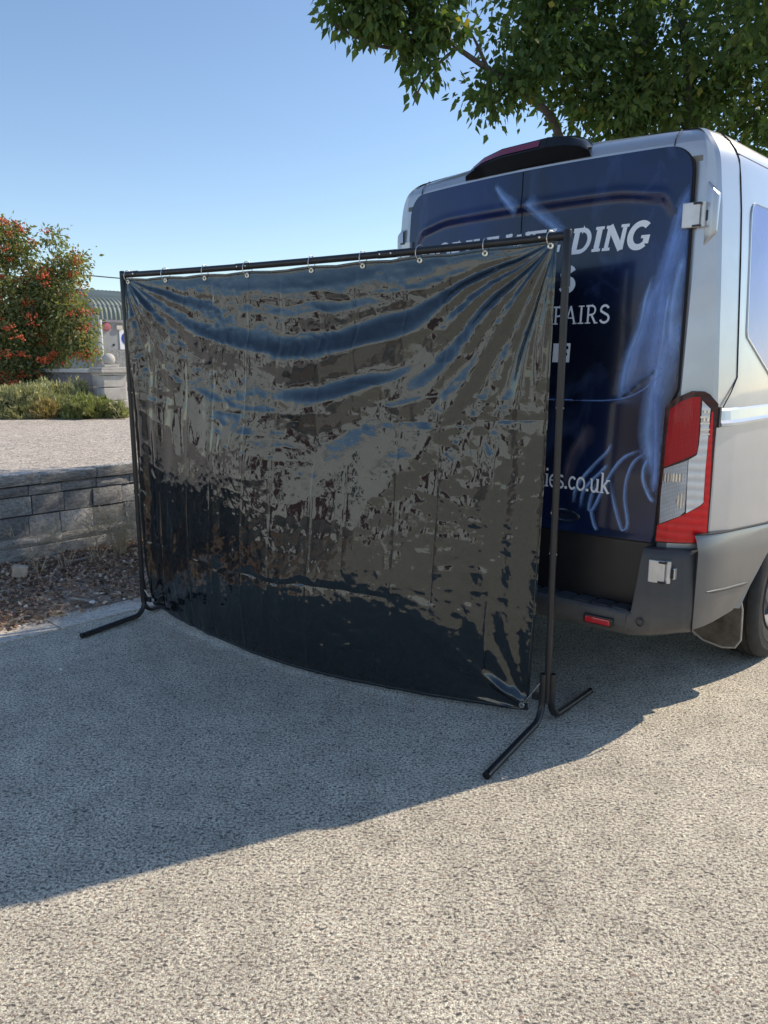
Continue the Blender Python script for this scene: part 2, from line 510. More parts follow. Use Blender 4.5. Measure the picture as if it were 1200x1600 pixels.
simple('wood_brown', (0.20, 0.145, 0.105), 0.9, 0.35, 14.0, 0.6, 50.0)
simple('cardboard', (0.52, 0.42, 0.33), 0.9, 0.2, 20.0, 0.3, 60.0)
simple('stone_white', (0.68, 0.67, 0.64), 0.9, 0.15, 20.0)

# ------------------------------------------------------------------ ground
def sheet(name, pts, mat, label=None, z=0.0, kind='structure'):
    mb = MB(); mb.add([(p[0], p[1], z) for p in pts], [tuple(range(len(pts)))])
    o = mb.build(name, mat)
    tag(o, kind=kind)
    return o
sheet('ground', [(-400, -400), (400, -400), (400, 400), (-400, 400)], M['yard'])
WALL_R = -3.84
LOT_Z = 0.70
q = [site(-300, -150), site(WALL_R - 0.12, -150), site(WALL_R - 0.12, 300), site(-300, 300)]
sheet('car_park', [(p.x, p.y) for p in q], M['lot'], z=LOT_Z)

# soil strip with an uneven surface between kerb and wall
mb = MB()
rs = np.linspace(-2.50, WALL_R + 0.03, 16); fs_ = np.linspace(-9, 6, 160)
RR, FF = np.meshgrid(rs, fs_)
HH = 0.016 + 0.05 * np.clip((-2.5 - RR) / 1.3, 0, 1) + 0.014 * lattice_noise(RR * 5, FF * 5, 3) + 0.008 * lattice_noise(RR * 13, FF * 13, 4)
HH = np.where(RR > -2.52, -0.01, HH)
edge_w = 0.06 * lattice_noise(FF * 3.0, FF * 0 + 2.2, 8)
def soil_h(r, f):
    return 0.016 + 0.05 * min(1, max(0, (-2.5 - r) / 1.3)) + 0.014 * float(lattice_noise(np.array([r * 5.]), np.array([f * 5.]), 3)[0]) + 0.008 * float(lattice_noise(np.array([r * 13.]), np.array([f * 13.]), 4)[0])
P = []
for i in range(len(fs_)):
    row = []
    for k in range(len(rs)):
        p = site(RR[i, k] + (edge_w[i, k] if k < 2 else 0), FF[i, k], HH[i, k]); row.append(p)
    P.append(row)
mb.grid(P)
o = mb.build('soil_strip', M['soil'], smooth=180); tag(o, kind='structure')
fix_normals(o)
# concrete edging in front of the soil, cast in bays
mb = MB()
f0 = -9.0
while f0 < 6:
    f1 = f0 + 2.6
    a = [site(-2.505, f0 + 0.006, 0.0), site(-2.285, f0 + 0.006, 0.0), site(-2.285, f1 - 0.006, 0.0), site(-2.505, f1 - 0.006, 0.0)]
    b = [p + Vector((0, 0, 0.008)) for p in a]
    mb.add(a + b, [(4, 5, 6, 7), (0, 1, 5, 4), (1, 2, 6, 5), (2, 3, 7, 6), (3, 0, 4, 7)])
    f0 = f1
o = fix_normals(mb.build('path_edging', M['kerb'])); tag(o, kind='structure')

# ------------------------------------------------------------------ retaining wall of rock-faced blocks
wall = empty('retaining_wall', (OX, OY, 0), -R(YAW))
tag(wall, 'low weathered concrete block retaining wall with a rough coping beside the yard', 'wall')
def rock_mesh(name, seed, amp, nx=4, nz=3):
    """unit block, front at +x, long axis y, rough front face"""
    rg = random.Random(seed)
    mb = MB()
    rows = []
    for j in range(nz + 1):
        row = []
        for i in range(nx + 1):
            y = -0.5 + i / nx; z = j / nz
            e = 0.0 if (0 < i < nx and 0 < j < nz) else -1.0
            x = (amp * rg.uniform(-0.2, 0.8)) if e == 0 else -amp * rg.uniform(0.1, 0.5)
            row.append((x, y + (rg.uniform(-.03, .03) if 0 < i < nx else rg.uniform(-.008, .008)), z + (rg.uniform(-.06, .06) if 0 < j < nz else rg.uniform(-.014, .014))))
        rows.append(row)
    n = nx + 1
    vs = [p for r_ in rows for p in r_]
    fs = [(i + j * n, i + 1 + j * n, i + 1 + (j + 1) * n, i + (j + 1) * n) for j in range(nz) for i in range(nx)]
    ring = [i for i in range(n)] + [nx + j * n for j in range(1, nz + 1)] + [i + nz * n for i in range(nx - 1, -1, -1)] + [j * n for j in range(nz - 1, 0, -1)]
    b0 = len(vs)
    vs += [(-0.12, vs[i][1], vs[i][2]) for i in ring]
    m_ = len(ring)
    fs += [(ring[k], b0 + k, b0 + (k + 1) % m_, ring[(k + 1) % m_]) for k in range(m_)]
    mb.add(vs, fs)
    me = bpy.data.meshes.new(name); me.from_pydata(mb.v, [], mb.f); me.update()
    bm = bmesh.new(); bm.from_mesh(me); bmesh.ops.recalc_face_normals(bm, faces=bm.faces); bm.to_mesh(me); bm.free()
    me.polygons.foreach_set('use_smooth', [True] * len(me.polygons)); me.set_sharp_from_angle(angle=R(38))
    return me
block_ms = [rock_mesh('block', 30 + k, 0.018, 5, 3) for k in range(8)]
for me in block_ms: me.materials.append(M['block'])
cope_ms = [rock_mesh('coping_stone', 60 + k, 0.02, 6, 2) for k in range(6)]
for me in cope_ms: me.materials.append(M['coping'])
foot_ms = [rock_mesh('footing_stone', 80 + k, 0.03, 6, 3) for k in range(5)]
for me in foot_ms: me.materials.append(M['footing'])
def wall_piece(name, me, r, f, z, length, h):
    o = bpy.data.objects.new(name, me); COL.objects.link(o); o.parent = wall
    o.location = (r, f, z); o.scale = (1, length, h)
    return o
rg = random.Random(5)
courses = [(0.245, 0.165, 0.268), (0.415, 0.150, 0.272), (0.570, 0.078, 0.300)]
for ci, (z0, h, L) in enumerate(courses):
    f = -15.8 + [0.0, 0.13, 0.06][ci]
    while f < 8:
        l = L * rg.uniform(0.86, 1.10)
        tall = False
        wall_piece('block', rg.choice(block_ms), WALL_R + rg.uniform(-0.006, 0.008), f + l / 2, z0 + rg.uniform(-0.003, 0.003), l - 0.008, h - 0.008)
        f += l
f = -15.8
while f < 8:
    l = rg.uniform(0.30, 0.55)
    wall_piece('coping_stone', rg.choice(cope_ms), WALL_R + 0.028 + rg.uniform(-0.012, 0.015), f + l / 2, 0.652 + rg.uniform(-0.004, 0.004), l - 0.012, 0.075 + rg.uniform(-0.008, 0.012))
    f += l
f = -15.8
while f < 8:
    l = rg.uniform(0.5, 0.9)
    wall_piece('footing_stone', rg.choice(foot_ms), WALL_R + 0.035, f + l / 2, -0.02, l + 0.01, 0.19 + rg.uniform(-0.01, 0.01))
    l2 = l
    wall_piece('ledge_stone', rg.choice(foot_ms), WALL_R + 0.012 + rg.uniform(-.01, .01), f + l / 2 + 0.2, 0.165, l2 + 0.005, 0.078)
    f += l
mb = MB(); mb.box((WALL_R - 0.118, -3.9, 0.335), (0.185, 23.8, 0.69))
mb.build('mortar_core', M['mortar'], wall)
# coping depth behind the front edge
mb = MB(); mb.box((WALL_R - 0.09, -3.9, 0.686), (0.20, 23.8, 0.07), ch=0.01); mb.build('coping_bed', M['coping'], wall)

# ------------------------------------------------------------------ far shed with curved corrugated eaves
def shed():
    B = empty('industrial_shed', site(-26.5, 11.0, LOT_Z), -R(YAW))
    tag(B, 'grey pebbledashed shed with a curved corrugated roof beyond the car park', 'building')
    eave, ridge, Wd, Ln = 2.64, 3.78, 9.0, 40.0
    # long wall: smooth render above, pebbledash below; local x = outward (+r), y along
    mb = MB(); mb.box((-0.1, Ln / 2, 0.62), (0.24, Ln, 1.24)); mb.build('pebbledash_wall', M['pebbledash'], B)
    mb = MB(); mb.box((-0.115, Ln / 2, 1.24 + 0.70), (0.2, Ln, 1.40)); mb.build('upper_wall', M['render_grey'], B)
    # gable end facing -f
    mb = MB()
    pts = [(-0.05, 0), (-0.05, eave)]
    for k in range(1, 7):
        a = k / 6 * math.pi / 2
        pts.append((-0.05 - 0.75 * (1 - math.cos(a)), eave + 0.55 * math.sin(a)))
    pts += [(-Wd / 2, ridge), (-Wd, ridge - 0.75), (-Wd, 0)]
    n = len(pts)
    mb.add([(x, 0.02, z) for x, z in pts] + [(x, 0.26, z) for x, z in pts], [tuple(range(n)), tuple(range(2 * n - 1, n - 1, -1))] + [(i, i + n, (i + 1) % n + n, (i + 1) % n) for i in range(n)])
    fix_normals(mb.build('gable_wall', M['render_grey'], B))
    # corrugated roof sheet that rolls over the eave
    prof = [(0.06, eave - 0.28)]
    for k in range(0, 9):
        a = k / 8 * math.pi / 2 * 0.86
        prof.append((0.06 - 0.85 * (1 - math.cos(a)), eave - 0.20 + 0.78 * math.sin(a)))
    prof.append((-Wd / 2, ridge + 0.05)); prof.append((-Wd - 0.1, ridge - 0.75))
    ys = np.arange(-0.1, Ln, 0.03)
    rows = []
    for (x, z) in prof:
        row = []
        for y in ys:
            c = 0.030 * math.cos(2 * math.pi * y / 0.18)
            row.append((x + c * (0.9 if x > -0.6 else 0.2), y, z + c * (0.3 if x > -0.3 else 0.9)))
        rows.append(row)
    mb = MB(); mb.grid(rows)
    mb.build('corrugated_roof', M['corrugated'], B, smooth=60)
    mb = MB(); mb.box((-0.05, Ln / 2, eave - 0.33), (0.26, Ln, 0.10)); mb.build('eaves_board', M['stone_dark'], B)
    mb = MB(); mb.tube([(0.10, 0.07, eave - 0.3), (0.10, 0.07, 0.9), (0.12, 0.10, 0.0)], 0.06, 10); mb.build('downpipe', M['pipe_white'], B, smooth=60)
    mb = MB(); mb.lathe([(0.0, 0.10), (0.12, 0.09), (0.17, 0.04), (0.17, 0.0)], 18, Matrix.Rotation(R(90), 3, 'Y'), (-0.012, 0.36, 2.10)); mb.build('alarm_bell', M['alarm_red'], B, smooth=40)
    mb = MB(); mb.box((0.03, 0.86, 2.07), (0.10, 0.24, 0.16), ch=0.02); mb.build('alarm_box', M['alarm_beige'], B)
    mb = MB(); mb.lathe([(0.0, 0.02), (0.045, 0.02), (0.045, 0.0)], 12, Matrix.Rotation(R(90), 3, 'Y'), (-0.013, 0.62, 1.42)); mb.build('vent_hole', M['gap'], B)
    s_ = MB(); s_.box((0.0, 1.20, 1.62), (0.03, 0.66, 0.74)); sg = s_.build('safety_sign', M['sign_white'], B)
    mb = MB(); mb.lathe([(0.0, 0.02), (0.26, 0.02), (0.26, 0.0)], 28, Matrix.Rotation(R(90), 3, 'Y'), (0.004, 1.20, 1.66)); mb.build('blue_disc', M['sign_blue'], sg)
    mb = MB()
    mb.add([(0.030, 1.20 + a, 1.66 + b) for a, b in [(-.12, -.13), (-.04, -.13), (-.04, .0), (.04, .0), (.04, -.13), (.12, -.13), (.12, .05), (0, .16), (-.12, .05)]], [(0, 1, 2, 8), (2, 3, 6, 7, 8), (3, 4, 5, 6)])
    mb.build('pictogram', M['sign_white'], sg)
shed()
mb = MB()
a, b = site(-26.2, 4.0, 4.75), site(-26.2, 34.0, 5.2)
mb.tube([a.lerp(b, k / 12) + Vector((0, 0, -0.35 * 4 * (k / 12) * (1 - k / 12))) for k in range(13)], 0.022, 5)
tag(mb.build('overhead_cable', M['cable']), 'thin dark overhead cable above the shed roof', 'cable')

# pale long unit added unseen behind the viewer for the curtain to mirror
def unit():
    B = empty('added_rear_unit', site(-8.0, -17.0, 0), -R(YAW))
    tag(B, 'unseen long pale grey unit with maroon roller doors, added for the curtain to mirror', 'building')
    mb = MB(); mb.box((0, -4, 2.2), (30, 8, 4.4)); mb.build('wall', M['render_pale'], B)
    mb = MB(); mb.box((0, -4, 4.5), (30.4, 8.4, 0.22)); mb.build('parapet', M['coping_white'], B)
    for k in range(3):  # maroon doors invented for dark red patches in the curtain's reflection
        x = -9.5 + 8.2 * k
        d = MB(); d.box((x, 0.02, 1.55), (2.6, 0.08, 1.9 if k % 2 else 2.3)); dd = d.build('roller_door', M['maroon'], B)
        for j in range(8):
            e = MB(); e.box((x, 0.075, 0.75 + j * 0.24), (2.5, 0.03, 0.20)); e.build('door_slat', M['maroon'], dd)
    for k in range(4):
        x = -9.0 + 5.2 * k
        w = MB(); w.box((x, 0.02, 2.6), (1.3, 0.08, 0.8)); ww = w.build('window', M['coping_white'], B)
        g = MB(); g.box((x, 0.05, 2.6), (1.15, 0.06, 0.66)); g.build('pane', M['glass_dark'], ww)
unit()

# ------------------------------------------------------------------ gate pillar with ball finials, garden wall
pc = at(171, 600, 13.2)
pil = empty('stone_pillar', (pc.x, pc.y, LOT_Z), -R(YAW))
tag(pil, 'square pale stone gate pillar topped by a ball, behind the low conifers', 'pillar')
for z0, z1, w in ((0.0, 0.20, 0.42), (0.212, 0.42, 0.40), (0.432, 0.62, 0.40)):
    mb = MB(); mb.box((0, 0, (z0 + z1) / 2), (w, w, z1 - z0), ch=0.012); mb.build('stone_course', M['stone_pale'], pil)
for z0, z1, w in ((0.632, 0.665, 0.44), (0.667, 0.72, 0.50), (0.722, 0.755, 0.46), (0.757, 0.80, 0.26)):
    mb = MB(); mb.box((0, 0, (z0 + z1) / 2), (w, w, z1 - z0), ch=0.01); mb.build('cap_moulding', M['stone_pale'], pil)
prof = [(0.0, -0.105)] + [(0.105 * math.cos(a), 0.105 * math.sin(a)) for a in np.linspace(-1.45, 1.5, 14)] + [(0.0, 0.105)]
mb = MB(); mb.lathe(prof, 22, None, (0.03, 0.0, 0.885)); mb.lathe([(0.07, 0.79), (0.06, 0.80), (0.045, 0.81)], 16, None, (0.03, 0, 0)); mb.build('ball_finial', M['stone_pale'], pil, smooth=60)
pc2 = at(159, 575, 15.2)
pil2 = empty('stone_pillar', (pc2.x, pc2.y, LOT_Z), -R(YAW))
tag(pil2, 'second stone gate pillar with a ball, half hidden behind the nearer pillar', 'pillar')
mb = MB(); mb.box((0, 0, 0.31), (0.38, 0.38, 0.62), ch=0.01); mb.build('stone_course', M['stone_pale'], pil2)
mb = MB(); mb.box((0, 0, 0.66), (0.45, 0.45, 0.07), ch=0.01); mb.build('cap_moulding', M['stone_pale'], pil2)
mb = MB(); mb.lathe(prof, 20, None, (0, 0, 0.80)); mb.build('ball_finial', M['stone_pale'], pil2, smooth=60)
gw = empty('garden_wall', (pc.x, pc.y, LOT_Z), -R(YAW))
tag(gw, 'low dark garden wall with a pale coping running left from the stone pillar', 'wall')
a = at(152, 600, 13.6); b = at(-70, 600, 15.0)
def wall_between(name, a, b, h, th, mat, parent, z0=LOT_Z):
    d = (b - a); d.z = 0; L = d.length; ang = math.atan2(d.y, d.x)
    mid = (a + b) / 2
    mb = MB(); m = Matrix.Rotation(ang, 3, 'Z'); mb.box((mid.x, mid.y, z0 + h / 2), (L, th, h), m)
    o = mb.build(name, mat); 
    if parent is not None:
        o.parent = parent; o.matrix_parent_inverse = (Matrix.Translation(parent.location) @ Matrix.Rotation(parent.rotation_euler.z, 4, 'Z')).inverted()
    return o
wall_between('wall_face', a, b, 0.66, 0.2, M['stone_dark'], gw)
a2, b2 = a.copy(), b.copy()
wall_between('coping', a2, b2, 0.06, 0.28, M['coping_white'], gw, LOT_Z + 0.662)
sa, sb_ = at(160, 610, 12.7), at(120, 610, 12.9)
tag(wall_between('stone_bench', sa, sb_, 0.06, 0.25, M['coping_white'], None, LOT_Z + 0.22), 'narrow pale stone slab low behind the conifers left of the pillar', 'slab')

# ------------------------------------------------------------------ plants
def sprigs(centre, radii, n, length, width, up, seed, jitter=0.25, lump=0.30, flat_bottom=True):
    """pointed two-triangle sprigs over a lumpy mound; returns (n,4,3)"""
    rng = np.random.default_rng(seed)
    d = rng.normal(size=(n, 3)); d /= np.linalg.norm(d, axis=1)[:, None]
    if flat_bottom: d[:, 2] = np.abs(d[:, 2])
    th = np.arctan2(d[:, 1], d[:, 0])
    l = 1 + lump * lattice_noise(th * 2.2 + 9, d[:, 2] * 3.5 + 5, seed) + lump * 0.6 * lattice_noise(th * 6 + 20, d[:, 2] * 8 + 5, seed + 1)
    rad = (1 - jitter * rng.random(n) ** 1.8) * l
    p = d * rad[:, None] * np.array(radii)
    ax = d / np.array(radii) ; ax /= np.linalg.norm(ax, axis=1)[:, None]
    ax = ax + np.array([0, 0, up]) + rng.normal(size=(n, 3)) * 0.55
    ax /= np.linalg.norm(ax, axis=1)[:, None]
    s = np.cross(ax, rng.normal(size=(n, 3))); s /= np.linalg.norm(s, axis=1)[:, None]
    L = length * rng.uniform(0.6, 1.3, n)[:, None]; W = width * rng.uniform(0.7, 1.2, n)[:, None]
    p = p + np.array(centre)
    V = np.stack([p - ax * L * 0.3, p + s * W, p + ax * L, p - s * W], axis=1)
    V[:, :, 2] = np.maximum(V[:, :, 2], centre[2] + 0.005)
    return V
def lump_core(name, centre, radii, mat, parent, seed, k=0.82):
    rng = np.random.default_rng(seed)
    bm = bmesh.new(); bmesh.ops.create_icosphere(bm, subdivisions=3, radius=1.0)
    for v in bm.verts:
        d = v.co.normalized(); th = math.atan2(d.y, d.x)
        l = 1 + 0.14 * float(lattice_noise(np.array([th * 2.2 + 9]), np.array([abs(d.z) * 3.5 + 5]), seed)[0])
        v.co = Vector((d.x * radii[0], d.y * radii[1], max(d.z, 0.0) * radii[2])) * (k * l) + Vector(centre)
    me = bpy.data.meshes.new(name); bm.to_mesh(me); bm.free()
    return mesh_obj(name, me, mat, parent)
def mound(name, label, px, py, D, radii, n, mat, seed, length=0.07, width=0.012):
    p = at(px, py, D)
    e = empty(name, (p.x, p.y, LOT_Z)); tag(e, label, 'shrub', 'low conifers in front of the garden wall')
    radii = (radii[0], radii[1], radii[2] * 0.86)
    V = sprigs((0, 0, 0), radii, n, length, width, 0.5, seed)
    np_mesh('foliage', V, 4, mat, e)
    lump_core('dark_core', (0, 0, 0), radii, M['dark_heart'], e, seed)  # one solid dark lump filling the mound inside the sprigs
    return e
mound('low_conifer', 'broad pale olive low conifer mound at the left edge of the bed', 28, 640, 12.1, (0.62, 0.5, 0.50), 9000, M['juniper_pale'], 21)
mound('low_conifer', 'pale olive low conifer behind the yellowed one, below the berry tree', 85, 630, 12.8, (0.55, 0.45, 0.52), 7000, M['juniper_pale'], 22)
mound('low_conifer', 'small yellowed dry conifer between the two larger mounds', 72, 645, 11.9, (0.24, 0.22, 0.28), 2600, M['juniper_dry'], 23)
mound('low_conifer', 'rounded fresh green low conifer in front of the stone pillar', 139, 645, 12.0, (0.44, 0.36, 0.34), 6500, M['juniper_green'], 24)
mound('low_conifer', 'small sparse pale conifer tuft at the foot of the pillar', 184, 645, 11.9, (0.15, 0.15, 0.24), 900, M['juniper_pale'], 25)
mound('low_conifer', 'small round conifer tip above the others, left of the pillar', 122, 625, 13.1, (0.22, 0.22, 0.55), 1800, M['juniper_pale'], 26)
mound('low_conifer', 'pale olive low conifer cut off by the left edge of the picture', -60, 640, 12.3, (0.6, 0.5, 0.5), 5000, M['juniper_pale'], 27)
# bed soil under them
mb = MB(); pts = [at(-140, 650, 11.6), at(196, 650, 11.6), at(196, 640, 14.2), at(-160, 640, 14.2)]
mb.add([(p.x, p.y, LOT_Z + 0.006) for p in pts], [(0, 1, 2, 3)]); tag(mb.build('planting_bed', M['soil']), kind='structure')

def leaves(P, ax, size, ratio, seed, droop=0.0):
    """folded leaf of two quads: (2n,4,3)"""
    rng = np.random.default_rng(seed)
    n = len(P)
    ax = ax / np.linalg.norm(ax, axis=1)[:, None]
    s = np.cross(ax, rng.normal(size=(n, 3))); s /= np.linalg.norm(s, axis=1)[:, None]
    nn = np.cross(ax, s)
    L = size * rng.uniform(0.5, 1.45, n)[:, None]; W = L * ratio * rng.uniform(0.75, 1.25, n)[:, None]
    tip = P + ax * L - np.array([0, 0, 1]) * L * droop
    m1 = P + ax * L * 0.42
    a = m1 + s * W + nn * W * 0.35; b = m1 - s * W + nn * W * 0.35
    mid = P + ax * L * 0.5
    V = np.zeros((n, 6, 3))
    V[:, 0] = P; V[:, 1] = a; V[:, 2] = tip; V[:, 3] = b; V[:, 4] = mid
    vs = V[:, :5].reshape(-1, 3)
    b0 = np.arange(n)[:, None] * 5
    F = np.concatenate([b0 + np.array([[0, 1, 4, 4]])[:, :3], b0 + np.array([[1, 2, 4]]), b0 + np.array([[0, 4, 3]]), b0 + np.array([[4, 2, 3]])], axis=0)
    return vs, F
def cluster_points(blobs, per, spread, seed, shell=0.0):
    """blobs: (centre, radii, clusters) -> leaf positions and axes round twig ends"""
    rng = np.random.default_rng(seed)
    Ps, As, Cs = [], [], []
    for (c, rad, k) in blobs:
        d = rng.normal(size=(k, 3)); d /= np.linalg.norm(d, axis=1)[:, None]
        rr = rng.random(k) ** (1 / 3) if shell == 0 else 1 - shell * rng.random(k)
        cc = np.array(c) + d * rr[:, None] * np.array(rad)
        Cs.append(cc)
        m = rng.poisson(per, k)
        idx = np.repeat(np.arange(k), m)
        off = rng.normal(size=(len(idx), 3)) * np.array([spread, spread, spread * 0.8])
        Ps.append(cc[idx] + off)
        a = off / (np.linalg.norm(off, axis=1)[:, None] + 1e-6) + rng.normal(size=off.shape) * 0.5 + np.array([0, 0, -0.35])
        As.append(a)
    return np.concatenate(Ps), np.concatenate(As), np.concatenate(Cs)

# berry tree at the left edge
bt = at(25, 600, 14.3); bt.z = LOT_Z
e = empty('berry_tree', bt); tag(e, 'bushy tree full of orange red berry clusters at the left edge', 'tree')
mb = MB()
for k in range(7):
    a = k * 0.9
    top = Vector((1.0 * math.cos(a), 0.6 * math.sin(a), 1.8 + 0.2 * (k % 3)))
    mb.tube([(0.08 * math.cos(a), 0.08 * math.sin(a), 0), top * 0.45 + Vector((0, 0, 0.1)), top], [0.07, 0.05, 0.02], 6)
tr = mb.build('trunk', M['bark'], e, smooth=60)
def rel(px, py, D): return tuple(at(px, py, D) - bt)
blobs = [(rel(10, 470, 14.4), (0.95, 0.8, 0.85), 200), (rel(50, 540, 14.2), (0.75, 0.7, 0.65), 190), (rel(-40, 500, 14.5), (0.9, 0.8, 1.1), 150), (rel(75, 455, 14.3), (0.55, 0.5, 0.5), 110),
         (rel(10, 385, 14.4), (0.42, 0.5, 0.38), 60), (rel(105, 415, 14.3), (0.38, 0.4, 0.24), 34), (rel(115, 500, 14.1), (0.30, 0.35, 0.5), 55), (rel(132, 548, 14.0), (0.17, 0.2, 0.18), 22), (rel(30, 600, 14.0), (0.8, 0.5, 0.35), 130),
         (rel(0, 355, 14.4), (0.18, 0.2, 0.2), 12), (rel(83, 372, 14.4), (0.10, 0.15, 0.1), 7), (rel(-60, 420, 14.5), (0.6, 0.6, 0.8), 80)]
Pp, Ax, Cc = cluster_points(blobs, 34, 0.10, 41)
V, F = leaves(Pp, Ax, 0.075, 0.24, 42, 0.1)
idx_mesh('crown', V, F, M['berry_leaf'], e)
rng = np.random.default_rng(43)
ico_bm = bmesh.new(); bmesh.ops.create_icosphere(ico_bm, subdivisions=1, radius=1.0)
IV = np.array([v.co for v in ico_bm.verts]); IF = np.array([[v.index for v in f.verts] for f in ico_bm.faces]); ico_bm.free()
pick = Cc[rng.random(len(Cc)) < 0.24]
# keep clusters towards the outside of the crown, where sun ripens them
cen = []
for c in pick:
    out = np.array([c[0] + 0.1, c[1] - 0.4, c[2] - 1.4]); out /= np.linalg.norm(out) + 1e-6
    cen.append(c + out * 0.12 + np.array([0, -0.06, -0.02]))
cen = np.array(cen)
BP = []
for c in cen:
    k = rng.integers(12, 34)
    BP.append(c + rng.normal(size=(k, 3)) * np.array([0.055, 0.045, 0.032]))
BP = np.concatenate(BP)
sz = rng.uniform(0.013, 0.020, len(BP))
BV = (BP[:, None, :] + IV[None] * sz[:, None, None]).reshape(-1, 3)
BF = (IF[None] + (np.arange(len(BP)) * len(IV))[:, None, None]).reshape(-1, 3)
o = idx_mesh('berries', BV, BF, M['berry'], e); tag(o, kind='stuff')

# ------------------------------------------------------------------ the van (local x right, y forward, z up; origin below the rear bumper)
van = empty('panel_van', (OX, OY, 0), -R(YAW))
tag(van, 'silver high roof panel van with dark blue printed rear doors parked behind the curtain', 'van')
def YR(x, z): return 0.09 + 0.05 * max(0.0, z - 0.8) + 0.135 * x * x
def W_(z): return float(np.interp(z, [0.7, 1.0, 1.3, 1.48, 2.0, 2.2, 2.41, 2.5], [0.962, 0.962, 0.955, 0.947, 0.917, 0.903, 0.879, 0.866]))
def YF(z): return float(np.interp(z, [0.7, 1.05, 1.2, 1.3, 1.9, 2.3, 2.42, 2.52], [5.45, 5.42, 5.30, 4.85, 4.25, 3.85, 3.7, 3.5]))
def XS(z):
    if z <= 2.36: return W_(z)
    q = min(1.0, (z - 2.36) / 0.165)
    return W_(min(z, 2.5)) - 0.105 * (1 - math.sqrt(max(0.0, 1 - q * q)))
def plan(z, iS=0.0, iR=0.0, dz=0.0):
    w = W_(z) - iS; yf = YF(z)
    pts = []
    for x in (0.0, 0.2, 0.4, 0.6, 0.73, 0.80):
        pts.append((x * (1 - iS * 0.9), YR(x, z) + iR + (0.034 if (x < 0.75 and z < 2.40) else 0.0)))
    # rounded facets of the rear corner
    pts += [(0.815 - iS * 0.8, YR(0.80, z) + 0.006 + iR), (w - 0.035, 0.262 + iR * 0.8), (w - 0.022, 0.282 + iR * 0.6), (w - 0.004, 0.42), (w, 0.46)]
    y1 = yf - 0.55
    for k in (0.12, 0.25, 0.5, 0.75, 1.0):
        pts.append((w, 0.46 + (y1 - 0.46) * k))
    pts += [(w - 0.05, yf - 0.25), (w - 0.16, yf - 0.08), (w * 0.5, yf - 0.02), (0.0, yf)]
    full = pts + [(-x, y) for (x, y) in pts[-2:0:-1]]
    return [(x, y, z) for x, y in full]
rows = [plan(z) for z in (0.78, 0.9, 1.05, 1.2, 1.3, 1.4, 1.48, 1.6, 1.75, 1.9, 2.05, 2.2, 2.30, 2.36)]
for k in range(1, 13):
    a = k / 12 * math.pi / 2
    zz = 2.36 + 0.165 * math.sin(a)
    P = plan(min(zz, 2.5), 0.105 * (1 - math.cos(a)), 0.06 * max(0, (zz - 2.452) / 0.073) ** 2)
    rows.append([(x, y, zz) for x, y, _ in P])
last = rows[-1]
for q in (0.12, 0.3, 0.55, 0.8):
    rows.append([(x * (1 - q), y if abs(x) > 1e-6 else y, 2.525 + 0.026 * (1 - (1 - q) ** 2)) for x, y, z in last])
mb = MB(); mb.grid(rows, wrap=True)
mb.f.append(tuple(range(len(mb.v) - len(last), len(mb.v))))
shell = mb.build('body_shell', M['silver_paint'], van)
fix_normals(shell)
shell.data.polygons.foreach_set('use_smooth', [True] * len(shell.data.polygons)); shell.data.set_sharp_from_angle(angle=R(17))

# underbody
mb = MB(); mb.box((0, 2.75, 0.60), (1.5, 4.6, 0.42)); mb.box((0, 0.62, 0.60), (1.62, 0.66, 0.34)); mb.build('underbody', M['underbody'], van)
mb = MB(); mb.tube([(-0.62, 1.19, 0.33), (0.62, 1.19, 0.33)], 0.06, 10); mb.build('rear_axle', M['underbody'], van)

# lower side panels with wheel arches
ARCH = [(0.62, 0.44), (0.744, 0.55), (0.854, 0.624), (0.969, 0.70), (1.08, 0.752), (1.19, 0.768), (1.30, 0.752), (1.411, 0.70), (1.526, 0.624), (1.636, 0.55), (1.76, 0.44)]
FR = 3.30
ax_ = [p[0] for p in ARCH] + [p[0] + FR for p in ARCH]; az_ = [p[1] for p in ARCH] * 2
def zb(y): return float(np.interp(y, [0.0] + ax_ + [9], [0.435] + az_ + [0.42]))
def zt(y): return float(np.interp(y, [0.14, 0.94, 2.0, 6], [0.872, 0.808, 0.80, 0.80]))
side_path = [(0.940, 0.170), (0.957, 0.205), (0.970, 0.25), (0.979, 0.31), (0.984, 0.38), (0.985, 0.45)] + [(0.985, y) for y in np.arange(0.55, 4.95, 0.055)] + [(0.96, 5.10), (0.90, 5.25), (0.80, 5.38)]
def xoff(z, y):
    t_ = zt(y)
    return float(np.interp(t_ - z, [0.0, 0.012, 0.068, 0.085, 0.22, 0.30, 0.45], [-0.020, -0.012, 0.0, 0.003, -0.004, -0.010, -0.045]))
